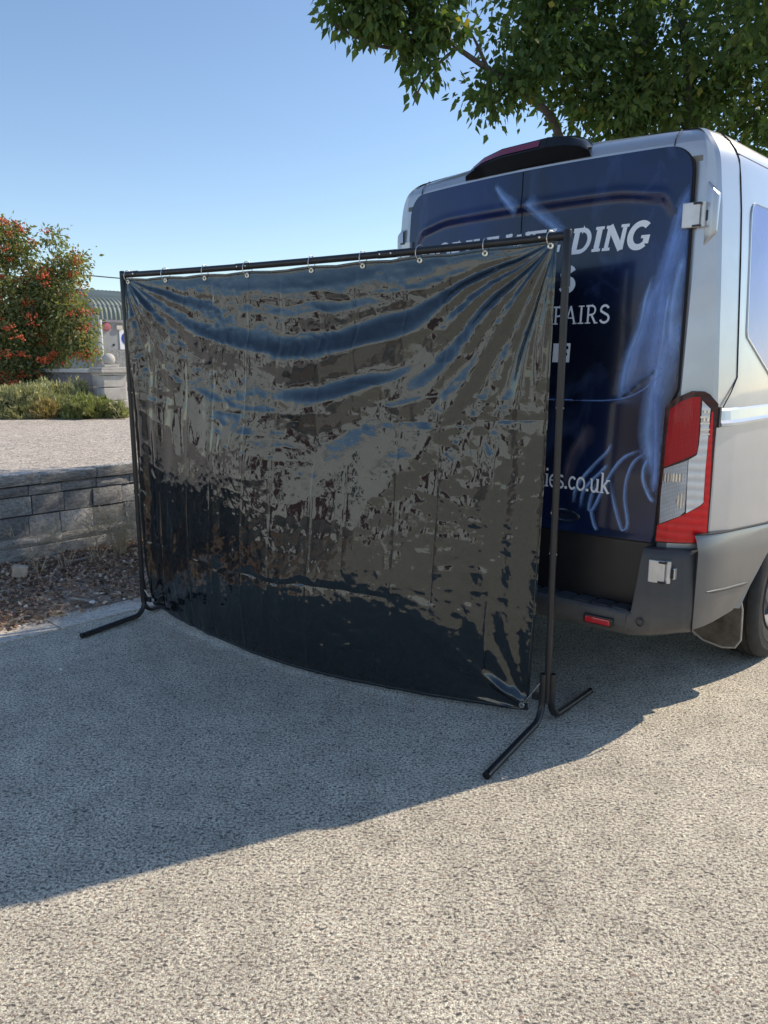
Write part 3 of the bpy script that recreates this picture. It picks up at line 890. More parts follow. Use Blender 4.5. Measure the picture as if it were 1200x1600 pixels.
for sgn in (1, -1):
    rws = []
    for j in range(15):
        row = []
        for (x, y) in side_path:
            z = zb(y) + (zt(y) - zb(y)) * (j / 14) ** 0.85
            row.append((sgn * (x + xoff(z, y)), y, z))
        rws.append(row)
    # return lip below
    rws.insert(0, [(sgn * (x - 0.055), y, zb(y) + 0.004) for (x, y) in side_path])
    mb = MB(); mb.grid(rws)
    o = mb.build('lower_side_panel', M['dusty_silver'], van)
    fix_normals(o); o.data.polygons.foreach_set('use_smooth', [True] * len(o.data.polygons)); o.data.set_sharp_from_angle(angle=R(20))
    g = MB(); g.tube([(sgn * (x - 0.0185), y, zt(y) + 0.003) for (x, y) in side_path], 0.0045, 6); g.build('panel_gap', M['gap'], van)
    # arch liners and lips
    for y0 in (0.0, FR):
        lip_o, lip_i, inn = [], [], []
        for k, (y, z) in enumerate(ARCH):
            c = Vector((1.19, 0.34)); d = (Vector((y, z)) - c); dn = d.normalized()
            lip_o.append((sgn * 0.948, y + y0, z)); q = Vector((y, z)) - dn * 0.026; lip_i.append((sgn * 0.926, q.x + y0, q.y))
            q2 = Vector((y, z)) - dn * 0.085; inn.append((sgn * 0.952, q2.x + y0, q2.y))
        m1 = MB(); m1.grid([lip_o, lip_i]); m1.build('arch_groove', M['bumper_plastic'], van)
        m1 = MB(); m1.grid([lip_i, inn, [(sgn * 0.90, p[1], p[2]) for p in inn]]); m1.build('arch_flange', M['dusty_silver'], van, smooth=30)
        m1 = MB(); m1.grid([[(sgn * 0.90, p[1], p[2]) for p in inn], [(sgn * 0.55, p[1], p[2]) for p in inn]]); m1.build('arch_liner', M['underbody'], van)

# groove pressed in the rear quarter
g = MB()
for sgn in (1, -1):
    pts = []
    for k in range(9):
        y = 0.24 + 0.46 * k / 8; z = 0.612 - 0.052 * k / 8
        x = float(np.interp(y, [p[1] for p in side_path], [p[0] for p in side_path])) + xoff(z, y)
        pts.append((sgn * (x + 0.0005), y, z))
    g = MB(); g.tube(pts, [0.003] + [0.008] * 7 + [0.003], 6, flat=1.0); g.build('quarter_groove', M['bumper_plastic'], van, smooth=80)

# rear bumper
def bpath(n=61):
    base = [(0.0, 0.0), (0.3, 0.004), (0.55, 0.016), (0.70, 0.034), (0.80, 0.060), (0.865, 0.090), (0.910, 0.125), (0.938, 0.166)]
    full = [(-x, y) for x, y in base[:0:-1]] + base
    xs = [p[0] for p in full]; s_ = [0]
    for a, b in zip(full, full[1:]): s_.append(s_[-1] + math.hypot(b[0] - a[0], b[1] - a[1]))
    out = []
    for k in range(n):
        t_ = s_[-1] * k / (n - 1)
        out.append((float(np.interp(t_, s_, xs)), float(np.interp(t_, s_, [p[1] for p in full]))))
    return out
def bump_top(x):
    ax = abs(x)
    t_ = min(1, max(0, (ax - 0.722) / 0.028)); t_ = t_ ** 0.8
    return 0.512 + 0.285 * t_
BP_ = bpath(301)
rws = []
for v_ in [0, 0.04, 0.10, 0.2, 0.35, 0.5, 0.65, 0.8, 0.9, 0.96, 1.0]:
    row = []
    for (x, y) in BP_:
        z0 = 0.392 + 0.035 * min(1, max(0, (abs(x) - 0.7) / 0.2)) ** 1.5
        z = z0 + (bump_top(x) - z0) * v_
        h = z - z0; top = bump_top(x) - z
        ins = 0.05 * max(0, 1 - h / 0.06) ** 2 + 0.012 * max(0, 1 - top / 0.018) ** 2 + 0.05 * max(0, (z - 0.58)) / 0.22 * 0.5
        nx = x / 0.95; 
        row.append((x * (1 - ins * 0.4), y + ins, z))
    rws.append(row)
rws.insert(0, [(x * 0.9, y + 0.16, 0.42) for (x, y) in BP_])
rws.append([(x * 0.97, y + 0.10, bump_top(x) - 0.002) for (x, y) in BP_])
mb = MB(); mb.grid(rws)
bumper = mb.build('rear_bumper', M['bumper_plastic'], van); fix_normals(bumper)
bumper.data.polygons.foreach_set('use_smooth', [True] * len(bumper.data.polygons)); bumper.data.set_sharp_from_angle(angle=R(40))
for k in range(15):
    x = -0.665 + k * 0.095
    y = 0.016 * (x / 0.55) ** 2
    m1 = MB(); m1.box((x, y + 0.066, 0.5135), (0.074, 0.082, 0.010), ch=0.004); m1.build('step_tread', M['step_plastic'], bumper)
for sgn in (1, -1):
    m1 = MB(); m1.box((sgn * 0.585, 0.012, 0.452), (0.138, 0.02, 0.042), Matrix.Rotation(sgn * R(4.5), 3, 'Z'), ch=0.008); rf = m1.build('rear_reflector', M['black_plastic'], bumper)
    m1 = MB(); m1.box((sgn * 0.585, 0.004, 0.452), (0.118, 0.016, 0.028), Matrix.Rotation(sgn * R(4.5), 3, 'Z'), ch=0.006); m1.build('red_lens', M['reflector_red'], rf)
    m1 = MB(); m1.lathe([(0.0, 0.0), (0.012, 0.0), (0.013, -0.004), (0.017, -0.004), (0.018, 0.008)], 20, Matrix.Rotation(R(90), 3, 'X') @ Matrix.Rotation(0, 3, 'Z'), (sgn * 0.765, 0.046, 0.478)); m1.build('parking_sensor', M['bumper_plastic'], bumper, smooth=40)
    # panel joint on the bumper corner and beside the reflector
    m1 = MB(); m1.tube([(sgn * (0.9395 - 0.0 * k), 0.168 + (0.05 if k == 0 else 0.0), z) for k, z in enumerate((0.415, 0.45, 0.55, 0.65, 0.74, 0.795))], 0.0035, 6); m1.build('panel_gap', M['gap'], bumper)
    m1 = MB(); m1.tube([(sgn * 0.705, 0.034, 0.425), (sgn * 0.705, 0.0335, 0.50)], 0.0016, 5); m1.build('panel_joint', M['flap_rubber'], bumper)

# rear doors
def door_edge(z):
    e = float(np.interp(z, [0.50, 0.86, 1.36, 1.40, 1.435, 1.47, 1.5, 2.0, 2.33, 2.36], [0.722, 0.744, 0.752, 0.756, 0.770, 0.784, 0.786, 0.777, 0.766, 0.764]))
    if z > 2.35:
        t_ = min(1.0, (z - 2.35) / 0.10)
        e -= 0.10 * (1 - math.sqrt(max(0.0, 1 - t_ * t_)))
    return e
def sstep(a, b, x):
    t_ = min(1.0, max(0.0, (x - a) / (b - a))); return t_ * t_ * (3 - 2 * t_)
def ydoor(x, z):
    y = YR(x, z) - 0.006
    ax = abs(x)
    # pressed window panel: sharp lip along the top, soft sides, light crease below
    top = 2.288 - 0.030 * sstep(0.45, 0.70, ax) - 0.10 * sstep(0.655, 0.735, ax)
    inside = sstep(top + 0.004, top - 0.030, z) * sstep(0.735, 0.665, ax)
    lowc = 1.417 + 0.16 * sstep(0.50, 0.75, ax)
    inside *= sstep(lowc - 0.006, lowc + 0.010, z) * 0.35 + 0.65 * sstep(lowc, lowc + 0.35, z)
    y += 0.010 * inside
    # lip that stands out just above the recess
    y -= 0.004 * math.exp(-((z - top - 0.014) / 0.014) ** 2) * sstep(0.74, 0.68, ax)
    y += 0.010 * sstep(0.86, 0.80, z) 
    return y
def door_panel(name, sgn, z0, z1, mat, parent, nx=50, extra=0.0, inner=0.003, off=0.0):
    zs = list(np.arange(z0, z1 - 0.004, 0.011)) + [z1]
    if z1 > 2.4: zs = [z for z in zs if z < 2.40] + list(2.45 - 0.05 * (1 - np.linspace(0, 1, 9)) ** 1.8)
    rows_ = []
    for z in zs:
        e = door_edge(z) + extra
        rows_.append([(sgn * (inner + (e - inner) * (k / nx)), ydoor(inner + (e - inner) * (k / nx), z) + off, z) for k in range(nx + 1)])
    mb = MB(); mb.grid(rows_)
    # turned-in rim all round
    n = nx + 1; L_ = len(rows_)
    ring = [i for i in range(n)] + [nx + j * n for j in range(1, L_)] + [i + (L_ - 1) * n for i in range(nx - 1, -1, -1)] + [j * n for j in range(L_ - 2, 0, -1)]
    b0 = len(mb.v)
    mb.v += [(mb.v[i][0], mb.v[i][1] + 0.02, mb.v[i][2]) for i in ring]
    m_ = len(ring)
    mb.f += [(ring[k], b0 + k, b0 + (k + 1) % m_, ring[(k + 1) % m_]) for k in range(m_)]
    o = mb.build(name, mat, parent); fix_normals(o)
    o.data.polygons.foreach_set('use_smooth', [True] * len(o.data.polygons)); o.data.set_sharp_from_angle(angle=R(50))
    return o
doors = {}
for sgn in (1, -1):
    d = door_panel('rear_door', sgn, 0.808, 2.45, M['wrap'], van)
    doors[sgn] = d
    low = door_panel('lower_door_panel', sgn, 0.505, 0.802, M['black_plastic'], d)
    # dark seal behind the door, showing as a thin line
    sl_ = door_panel('door_seal', sgn, 0.50, 2.4505, M['gap'], d, nx=20, extra=0.007, inner=0.0, off=0.0045)
m1 = MB(); m1.box((0, 0.5, 1.5), (0.004, 0.004, 0.004))

# lettering: stroke letters with slab serifs
def arc(cx, cy, rx, ry, a0, a1, n=14): return [(cx + rx * math.cos(R(a0 + (a1 - a0) * k / n)), cy + ry * math.sin(R(a0 + (a1 - a0) * k / n))) for k in range(n + 1)]
def glyph(ch, b, sfw):
    """list of (polyline, width); cap height 1; b = stem width, sfw = serif thickness"""
    t = sfw; h = t / 2
    S = lambda x, y, w=0.17: ([(x - w, y), (x + w, y)], t)
    G = {
        'M': (1.12, [([(.16, 0), (.16, 1)], b * .8), ([(.16, 1), (.54, .12)], b), ([(.54, .12), (.92, 1)], b * .8), ([(.92, 0), (.92, 1)], b), S(.16, h), S(.92, h), S(.12, 1 - h, .14), S(.96, 1 - h, .14)]),
        'O': (0.92, [(arc(.46, .5, .36, .46, 0, 360, 28), b)]),
        'B': (0.80, [([(.16, 0), (.16, 1)], b), ([(.02, 1 - h), (.42, 1 - h)] + arc(.42, .76, .18, .24 - h, 90, -90) + [(.16, .52)], b * .62), ([(.16, .52), (.46, .52)] + arc(.46, .27, .2, .27 - h, 90, -90) + [(.02, h)], b * .62)]),
        'I': (0.46, [([(.23, 0), (.23, 1)], b), S(.23, h, .19), S(.23, 1 - h, .19)]),
        'L': (0.70, [([(.18, 0), (.18, 1)], b), S(.18, 1 - h, .18), ([(.0, h), (.62, h), (.62, .3)], t)]),
        'E': (0.74, [([(.18, 0), (.18, 1)], b), ([(.0, h), (.64, h), (.64, .28)], t), ([(.0, 1 - h), (.62, 1 - h), (.62, .74)], t), ([(.18, .52), (.5, .52)], t), ([(.48, .40), (.48, .64)], t)]),
        'W': (1.20, [([(.08, 1), (.32, .04)], b), ([(.32, .04), (.60, .92)], b * .75), ([(.60, .92), (.84, .04)], b), ([(.84, .04), (1.10, 1)], b * .75), S(.10, 1 - h), S(1.08, 1 - h)]),
        'D': (0.92, [([(.18, 0), (.18, 1)], b), ([(.0, 1 - h), (.42, 1 - h)] + arc(.42, .5, .38, .5 - h, 90, -90, 20) + [(.0, h)], b * .75)]),
        'N': (0.96, [([(.16, 0), (.16, 1)], b * .75), ([(.14, 1), (.80, .0)], b), ([(.80, 0), (.80, 1)], b * .75), S(.16, h), S(.12, 1 - h, .12), S(.80, 1 - h)]),
        'G': (0.92, [(arc(.48, .5, .38, .46, 48, 312, 26), b), ([(.78, .16), (.78, .46)], b), ([(.55, .44), (.90, .44)], t)]),
        'S': (0.72, [(arc(.36, .735, .24, .225, 20, 200, 14) + arc(.36, .27, .27, .235, 70, -160, 18), b)]),
        'P': (0.72, [([(.18, 0), (.18, 1)], b), S(.18, h, .18), ([(.02, 1 - h), (.40, 1 - h)] + arc(.40, .72, .24, .28 - h, 90, -90) + [(.18, .44)], b * .8)]),
        'R': (0.82, [([(.18, 0), (.18, 1)], b), S(.18, h, .18), ([(.02, 1 - h), (.40, 1 - h)] + arc(.40, .73, .22, .27 - h, 90, -90) + [(.18, .46)], b * .8), ([(.40, .46), (.68, .0)], b), S(.70, h, .12)]),
        'A': (0.86, [([(.12, 0), (.43, 1)], b * .75), ([(.43, 1), (.74, 0)], b), ([(.24, .34), (.62, .34)], t), S(.12, h, .14), S(.74, h, .14)]),
        'i': (0.32, [([(.16, 0), (.16, .66)], b), S(.16, h, .13), ([(.04, .66 - h), (.16, .66 - h)], t), ([(.16, .82), (.16, .95)], b * 1.1)]),
        'e': (0.58, [(arc(.29, .33, .22, .29, 0, 320, 22), b * .85), ([(.07, .36), (.51, .36)], t)]),
        's': (0.48, [(arc(.24, .49, .15, .145, 30, 210, 12) + arc(.24, .18, .17, .15, 70, -160, 14), b * .85)]),
        '.': (0.26, [([(.13, .0), (.13, .13)], b * 1.3)]),
        'c': (0.54, [(arc(.29, .33, .22, .29, 40, 320, 20), b * .85)]),
        'o': (0.62, [(arc(.31, .33, .24, .30, 0, 360, 24), b * .85)]),
        'u': (0.66, [([(.14, .66)] + [(.14, .22)] + arc(.30, .22, .16, .20, 180, 320, 10) + [(.50, .22)], b * .85), ([(.52, 0), (.52, .66)], b), ([(.02, .66 - h), (.14, .66 - h)], t), ([(.40, .66 - h), (.52, .66 - h)], t), ([(.52, h), (.64, h)], t)]),
        'k': (0.66, [([(.14, 0), (.14, 1)], b), S(.14, h, .13), ([(.02, 1 - h), (.14, 1 - h)], t), ([(.16, .26), (.48, .64)], b * .7), ([(.26, .36), (.54, .0)], b), S(.54, h, .1), S(.50, .66 - h, .12)]),
    }
    return G[ch]
def ribbon2d(pl, w):
    pl = [Vector(p) for p in pl]
    L_, R_ = [], []
    for i, p in enumerate(pl):
        a = (pl[i] - pl[i - 1]).normalized() if i > 0 else None
        b = (pl[i + 1] - pl[i]).normalized() if i < len(pl) - 1 else None
        if a is None: a = b
        if b is None: b = a
        t_ = (a + b)
        if t_.length < 1e-6: t_ = a
        t_.normalize(); n_ = Vector((-t_.y, t_.x)); k = 1 / max(0.5, n_.dot(Vector((-a.y, a.x))))
        L_.append(p + n_ * (w / 2 * k)); R_.append(p - n_ * (w / 2 * k))
    return L_, R_
def write(name, text, x0, z0, size, stretch, b, sfw, shear, parent, slope=0.0, track=0.06, fixed=None):
    mb = MB(); x = 0.0; layer = 0
    adv = []
    for ch in text:
        if ch == ' ': x += 0.34; continue
        wdt, strokes = glyph(ch, b, sfw)
        for pl, w in strokes:
            L_, R_ = ribbon2d(pl, w)
            layer = (layer + 1) % 7
            rows_ = []
            for A in (L_, R_):
                row = []
                for q in A:
                    u = (x + q.x + shear * q.y) * size * stretch; v = q.y * size
                    X = x0 + u; Z = z0 + v + slope * u
                    row.append((X, ydoor(X, Z) - 0.0016 - layer * 0.00022, Z))
                rows_.append(row)
            mb.grid(rows_)
        x += wdt + track
    return mb.build(name, M['lettering'], parent)
write('lettering', 'MOBILE WEL', -0.690, 2.074, 0.104, 1.09, 0.24, 0.12, 0.16, doors[-1], track=0.03)
write('lettering', 'DING', 0.262, 2.060, 0.104, 0.985, 0.24, 0.12, 0.16, doors[1], track=0.05)
write('lettering', 'S', 0.222, 1.897, 0.106, 0.98, 0.24, 0.12, 0.05, doors[1])
write('lettering', 'PAIRS', 0.203, 1.753, 0.079, 0.90, 0.125, 0.06, 0.0, doors[1])
write('lettering', 'ies.co.uk', 0.222, 1.008, 0.092, 0.78, 0.13, 0.06, 0.0, doors[1], slope=-0.01, track=0.01)
# white square icon with a dark letter cut from it
mb = MB()
sq = [(0.215, 1.583), (0.300, 1.583), (0.300, 1.668), (0.215, 1.668)]
mb.add([(x, ydoor(x, z) - 0.0014, z) for x, z in sq], [(0, 1, 2, 3)])
ic = mb.build('square_icon', M['lettering'], doors[1])
mb = MB()
for pl, w in (([(0.272, 1.583), (0.272, 1.630)] + [(0.274, 1.640), (0.280, 1.648), (0.291, 1.650)], 0.014), ([(0.257, 1.619), (0.288, 1.619)], 0.012)):
    L_, R_ = ribbon2d(pl, w)
    mb.grid([[(q.x, ydoor(q.x, q.y) - 0.0026, q.y) for q in L_], [(q.x, ydoor(q.x, q.y) - 0.0026, q.y) for q in R_]])
mb.build('icon_letter', M['wrap'], ic)

# printed smoke wisps (flat print, hugging the door)
def spline(pts, n=28):
    P_ = [Vector(p) for p in pts]
    out = []
    m_ = len(P_) - 1
    for k in range(n + 1):
        t_ = k / n * m_; i = min(int(t_), m_ - 1); u = t_ - i
        p0 = P_[max(i - 1, 0)]; p1 = P_[i]; p2 = P_[i + 1]; p3 = P_[min(i + 2, m_)]
        out.append(0.5 * ((2 * p1) + (p2 - p0) * u + (2 * p0 - 5 * p1 + 4 * p2 - p3) * u * u + (3 * p1 - p0 - 3 * p2 + p3) * u ** 3))
    return out
SM_LAYER = [0]
def wisp(pts, w0, w1, mat, sgn=1, bias=0.3):
    """bias: share of the width on the left of the line"""
    sp = spline(pts, 32)
    SM_LAYER[0] += 1
    off = 0.00035 + 0.00004 * SM_LAYER[0]
    K = 6
    rows_ = [[] for _ in range(K + 1)]
    for i, p in enumerate(sp):
        a = sp[max(0, i - 1)]; b = sp[min(len(sp) - 1, i + 1)]
        t_ = (b - a).normalized(); n_ = Vector((-t_.y, t_.x))
        if n_.x < 0: n_ = -n_
        w = w0 + (w1 - w0) * i / (len(sp) - 1)
        for k in range(K + 1):
            q = p + n_ * (w * (k / K - bias))
            e = door_edge(q.y) - 0.004
            x = min(q.x, e) if sgn > 0 else q.x
            rows_[k].append((x, ydoor(x, q.y) - off, q.y))
    mb = MB(); mb.grid(rows_)
    o = mb.build('printed_wisp', mat, doors[sgn], smooth=180)
    uv = o.data.uv_layers.new(name='UVMap')
    n = len(sp)
    for lp in o.data.loops:
        vi = lp.vertex_index
        uv.data[lp.index].uv = ((vi % n) / (n - 1), (vi // n) / K)
colC = [(0.762, 2.279), (0.724, 2.209), (0.694, 2.045), (0.666, 1.93), (0.625, 1.854)]
wisp([(0.765, 2.30)] + colC[1:] + [(0.600, 1.73), (0.571, 1.624), (0.553, 1.527), (0.540, 1.40)], 0.08, 0.17, M['smoke_soft'], bias=0.2)
wisp([(0.752, 2.146), (0.73, 2.057), (0.71, 1.943), (0.705, 1.811), (0.694, 1.614), (0.685, 1.50)], 0.10, 0.20, M['smoke_soft'], bias=0.45)
wisp([(0.785, 1.79), (0.735, 1.669), (0.71, 1.574), (0.690, 1.45), (0.680, 1.302), (0.70, 1.19), (0.715, 1.10)], 0.15, 0.12, M['smoke'], bias=0.35)
wisp([(0.772, 2.02), (0.755, 1.93), (0.745, 1.82), (0.750, 1.70), (0.765, 1.60)], 0.05, 0.09, M['smoke'], bias=0.5)
wisp([(0.70, 1.46), (0.715, 1.36), (0.725, 1.25), (0.735, 1.12), (0.735, 1.02)], 0.05, 0.06, M['smoke_soft'], bias=0.5)
wisp([(0.640, 1.95), (0.615, 1.85), (0.600, 1.733), (0.565, 1.62), (0.548, 1.527), (0.538, 1.40)], 0.02, 0.07, M['smoke'], bias=0.2)
wisp([(0.716, 1.90), (0.704, 1.78), (0.700, 1.655), (0.689, 1.548), (0.68, 1.406)], 0.03, 0.06, M['smoke'], bias=0.2)
for L_ in ([(0.53, 1.233), (0.513, 1.192), (0.462, 1.133), (0.41, 1.066), (0.378, 1.006), (0.375, 0.942)],
           [(0.524, 1.138), (0.493, 1.101), (0.447, 1.049), (0.415, 0.996), (0.41, 0.925)],
           [(0.665, 1.209), (0.596, 1.177), (0.547, 1.113), (0.506, 1.02), (0.471, 0.932), (0.45, 0.923), (0.459, 0.994), (0.488, 1.073)],
           [(0.691, 1.204), (0.637, 1.16), (0.61, 1.084), (0.608, 0.989), (0.630, 0.882), (0.612, 0.846), (0.586, 0.897), (0.558, 0.984), (0.536, 1.078)],
           [(0.699, 1.185), (0.678, 1.13), (0.683, 1.07), (0.714, 1.006), (0.735, 0.988)],
           [(0.458, 0.924), (0.477, 0.863), (0.494, 0.83)]):
    wisp(L_, 0.022, 0.026, M['smoke'], bias=0.4)
wisp([(0.419, 1.315), (0.388, 1.245), (0.349, 1.18), (0.332, 1.108), (0.318, 1.0)], 0.10, 0.06, M['smoke_brown'], bias=0.3)
wisp([(0.012, 2.305), (0.09, 2.235), (0.195, 2.155), (0.275, 2.06)], 0.09, 0.05, M['smoke'], bias=0.2)
wisp([(-0.150, 2.42), (-0.10, 2.37), (-0.05, 2.335), (-0.004, 2.30)], 0.03, 0.09, M['smoke'], sgn=-1, bias=0.8)
# thin pale blue crescent line along the press below the window panel
wisp([(0.10, 1.416), (0.30, 1.414), (0.52, 1.420), (0.64, 1.462), (0.74, 1.56)], 0.010, 0.010, M['smoke_soft'], bias=0.5)

# oval badge
bc = (0.338, 0.885)
def oval(rx, rz, y, n=36): return [(bc[0] + rx * math.cos(2 * math.pi * k / n), ydoor(bc[0], bc[1]) - y, bc[1] + rz * math.sin(2 * math.pi * k / n)) for k in range(n)]
mb = MB(); mb.grid([oval(0.078, 0.031, 0.0), oval(0.077, 0.0305, 0.006), oval(0.0700, 0.0240, 0.0075), oval(0.0675, 0.0222, 0.004)], wrap=True); badge = mb.build('badge', M['chrome'], doors[1], smooth=40)
mb = MB(); mb.add(oval(0.0690, 0.0232, 0.0045), [tuple(range(36))]); mb.build('badge_face', M['badge_blue'], badge)
mb = MB()
for pl in ([(-.055, .004), (-.045, .013), (-.030, .013), (-.020, .010)], [(-.034, .012), (-.038, .0), (-.044, -.010), (-.052, -.008)], [(-.044, .002), (-.030, .003)],
           [(-.018, .002), (-.024, -.004), (-.020, -.010), (-.012, -.006), (-.012, .001), (-.018, .002), (-.008, .0)], [(-.004, .002), (.000, -.010)], [(-.001, -.002), (.006, .003), (.012, .001)],
           [(.030, .0), (.022, .001), (.016, -.006), (.020, -.011), (.028, -.006), (.036, .014)], [(.033, .004), (.032, -.006), (.036, -.010), (.044, -.004)]):
    sp = spline(pl, 14); L_, R_ = ribbon2d([tuple(q) for q in sp], 0.0030)
    y = ydoor(bc[0], bc[1]) - 0.0055
    mb.grid([[(bc[0] + q.x, y, bc[1] + q.y) for q in L_], [(bc[0] + q.x, y, bc[1] + q.y) for q in R_]])
mb.build('badge_script', M['chrome'], badge)

# tail lamps: faceted lens patches wrapped round the corner
def lamp_pt(u, v, out=0.0):
    """u 0 door side .. 1 flank, v 0 bottom .. 1 top"""
    z = 0.803 + (1.470 - 0.803) * v
    k = 1 - (z - 0.8) / 0.67
    A = Vector((0.758 - 0.006 * k, 0.176)); C = Vector((0.868, 0.166)); E_ = Vector((0.941, 0.243))
    p = A * (1 - u) ** 2 + C * 2 * u * (1 - u) + E_ * u * u
    t_ = ((C - A) * (1 - u) + (E_ - C) * u).normalized()
    n_ = Vector((t_.y, -t_.x))
    p = p + n_ * out
    zz = z + 0.045 * u * (1 - v) * 0.6
    return (p.x, p.y, zz)
def c2uv(x, y):
    xl = np.interp(y, [137, 260, 740, 1350, 1370], [306, 300, 272, 215, 213]); xr = np.interp(y, [137, 240, 600, 900, 1290, 1370], [712, 705, 675, 645, 600, 590])
    return ((x - xl) / (xr - xl), 1 - (y - 137) / (1370 - 137))
def lamp_patch(name, poly, mat, parent, sgn, out, back):
    bm = bmesh.new()
    vs = [bm.verts.new((*c2uv(x, y), 0)) for x, y in poly]
    bm.faces.new(vs)
    bmesh.ops.triangulate(bm, faces=bm.faces)
    for _ in range(3):
        long_e = [e for e in bm.edges if abs(e.verts[0].co.x - e.verts[1].co.x) > 0.12]
        if not long_e: break
        bmesh.ops.subdivide_edges(bm, edges=long_e, cuts=1)
        bmesh.ops.triangulate(bm, faces=[f for f in bm.faces if len(f.verts) > 3])
    bedges = [e for e in bm.edges if e.is_boundary]
    ext = bmesh.ops.extrude_edge_only(bm, edges=bedges)
    newv = [g for g in ext['geom'] if isinstance(g, bmesh.types.BMVert)]
    nset = set(newv)
    for v in bm.verts:
        u_, v_ = v.co.x, v.co.y
        p = lamp_pt(u_, v_, out if v not in nset else -back)
        v.co = Vector((sgn * p[0], p[1], p[2]))
    bmesh.ops.recalc_face_normals(bm, faces=bm.faces)
    me = bpy.data.meshes.new(name); bm.to_mesh(me); bm.free()
    return mesh_obj(name, me, mat, parent)
OUT = [(300, 270), (380, 195), (500, 140), (600, 142), (640, 165), (704, 240), (690, 400), (668, 640), (645, 900), (602, 1285), (530, 1368), (216, 1350), (238, 1200), (268, 760)]
RU = [(338, 288), (420, 222), (500, 188), (567, 183), (556, 440), (545, 595), (530, 632), (300, 738), (312, 560)]
RL = [(226, 1340), (240, 1212), (420, 1128), (565, 1052), (583, 1000), (600, 760), (622, 560), (650, 300), (662, 300), (648, 620), (628, 900), (590, 1275), (525, 1356)]
CW = [(580, 213), (640, 276), (618, 560), (598, 760), (575, 1025), (552, 1050), (450, 1108), (466, 880), (480, 678), (540, 640), (556, 560), (568, 420)]
CL = [(300, 752), (476, 680), (462, 880), (440, 1098), (405, 1130), (258, 1196), (272, 980)]
for sgn in (1, -1):
    lp = lamp_patch('tail_lamp', OUT, M['lens_dark'], van, sgn, 0.012, 0.05)
    lamp_patch('red_lens', RU, M['lens_red'], lp, sgn, 0.0165, 0.0)
    lamp_patch('red_lens', RL, M['lens_bright'], lp, sgn, 0.0162, 0.0)
    lamp_patch('clear_lens', CW, M['lens_white'], lp, sgn, 0.0170, 0.0)
    lamp_patch('clear_lens', CL, M['lens_clear'], lp, sgn, 0.0168, 0.0)
    lamp_patch('bulb_reflector', [(300, 790), (440, 790), (432, 850), (292, 850)], M['lens_bulb'], lp, sgn, 0.0176, 0.0)
    lamp_patch('bulb_reflector', [(400, 960), (446, 930), (438, 1050), (404, 1072), (380, 1010)], M['lens_bulb'], lp, sgn, 0.0176, 0.0)
    for k, yy in enumerate((335, 385, 432, 470)):
        lamp_patch('lens_bar', [(566, yy), (634, yy), (633, yy + 12), (565, yy + 12)], M['chrome'], lp, sgn, 0.0178, 0.0)
    for k, yy in enumerate((290, 318, 348)):
        lamp_patch('clear_cell', [(582, yy), (630, yy), (629, yy + 20), (581, yy + 20)] if yy != 318 else [(574, 352), (628, 352), (627, 374), (573, 374)], M['lens_bulb'], lp, sgn, 0.01765, 0.0)

# hinges
def hinge(x, z, h, mouldings, sgn):
    y = YR(x, z) if mouldings else 0.092
    H = MB(); H.box((sgn * (x + 0.008), y - 0.012, z), (0.068, 0.022, h), Matrix.Rotation(sgn * R(10), 3, 'Z'), ch=0.004)
    ho = H.build('door_hinge', M['hinge_silver'], van)
    k = MB(); k.tube([(sgn * (x + 0.050), y + 0.004, z - h * 0.48), (sgn * (x + 0.050), y + 0.004, z + h * 0.50)], 0.012, 12); k.build('knuckle', M['hinge_silver'], ho, smooth=40)
    k = MB(); k.box((sgn * (x + 0.066), y + 0.012, z - 0.004), (0.016, 0.020, h * 0.42), ch=0.003); k.build('hinge_stop', M['black_plastic'], ho)
    k = MB(); k.box((sgn * (x + 0.074), y + 0.016, z - 0.004), (0.010, 0.022, h * 0.50), ch=0.003); k.build('fixed_leaf', M['hinge_silver'], ho)
    for q_ in (-1, 1):
        k = MB(); k.box((sgn * (x + 0.033), y - 0.017, z + q_ * h * 0.44), (0.03, 0.014, 0.008)); k.build('hinge_clip', M['black_plastic'], ho)
for sgn in (1, -1):
    hinge(0.772, 2.170, 0.098, True, sgn)
    hinge(0.800, 0.708, 0.098, False, sgn)
    # moulded boss beside the upper hinge
    dq = Vector((0.74, 0.67)); nq = Vector((0.67, -0.74))
    def bp(u, z, out):
        b0 = Vector((0.806, 0.214)) + dq * u + nq * out
        return (sgn * b0.x, b0.y, z)
    P = [[bp(0.040, 2.048, -0.008), bp(0.098, 2.088, -0.008), bp(0.098, 2.252, -0.008), bp(0.040, 2.300, -0.008)],
         [bp(0.052, 2.082, 0.020), bp(0.078, 2.104, 0.020), bp(0.078, 2.236, 0.020), bp(0.052, 2.264, 0.020)]]
    bm = bmesh.new()
    v8 = [bm.verts.new(p) for row in P for p in row]
    for q_ in ((0, 1, 5, 4), (1, 2, 6, 5), (2, 3, 7, 6), (3, 0, 4, 7), (4, 5, 6, 7)): bm.faces.new([v8[i] for i in q_])
    bmesh.ops.bevel(bm, geom=[e for e in bm.edges if not e.is_boundary], offset=0.006, segments=3, affect='EDGES', profile=0.5)
    m1 = MB(); bm.verts.index_update(); m1.add([tuple(q_.co) for q_ in bm.verts], [tuple(q_.index for q_ in f.verts) for f in bm.faces]); bm.free()
    bo = m1.build('hinge_boss', M['silver_paint'], van, smooth=50); fix_normals(bo)

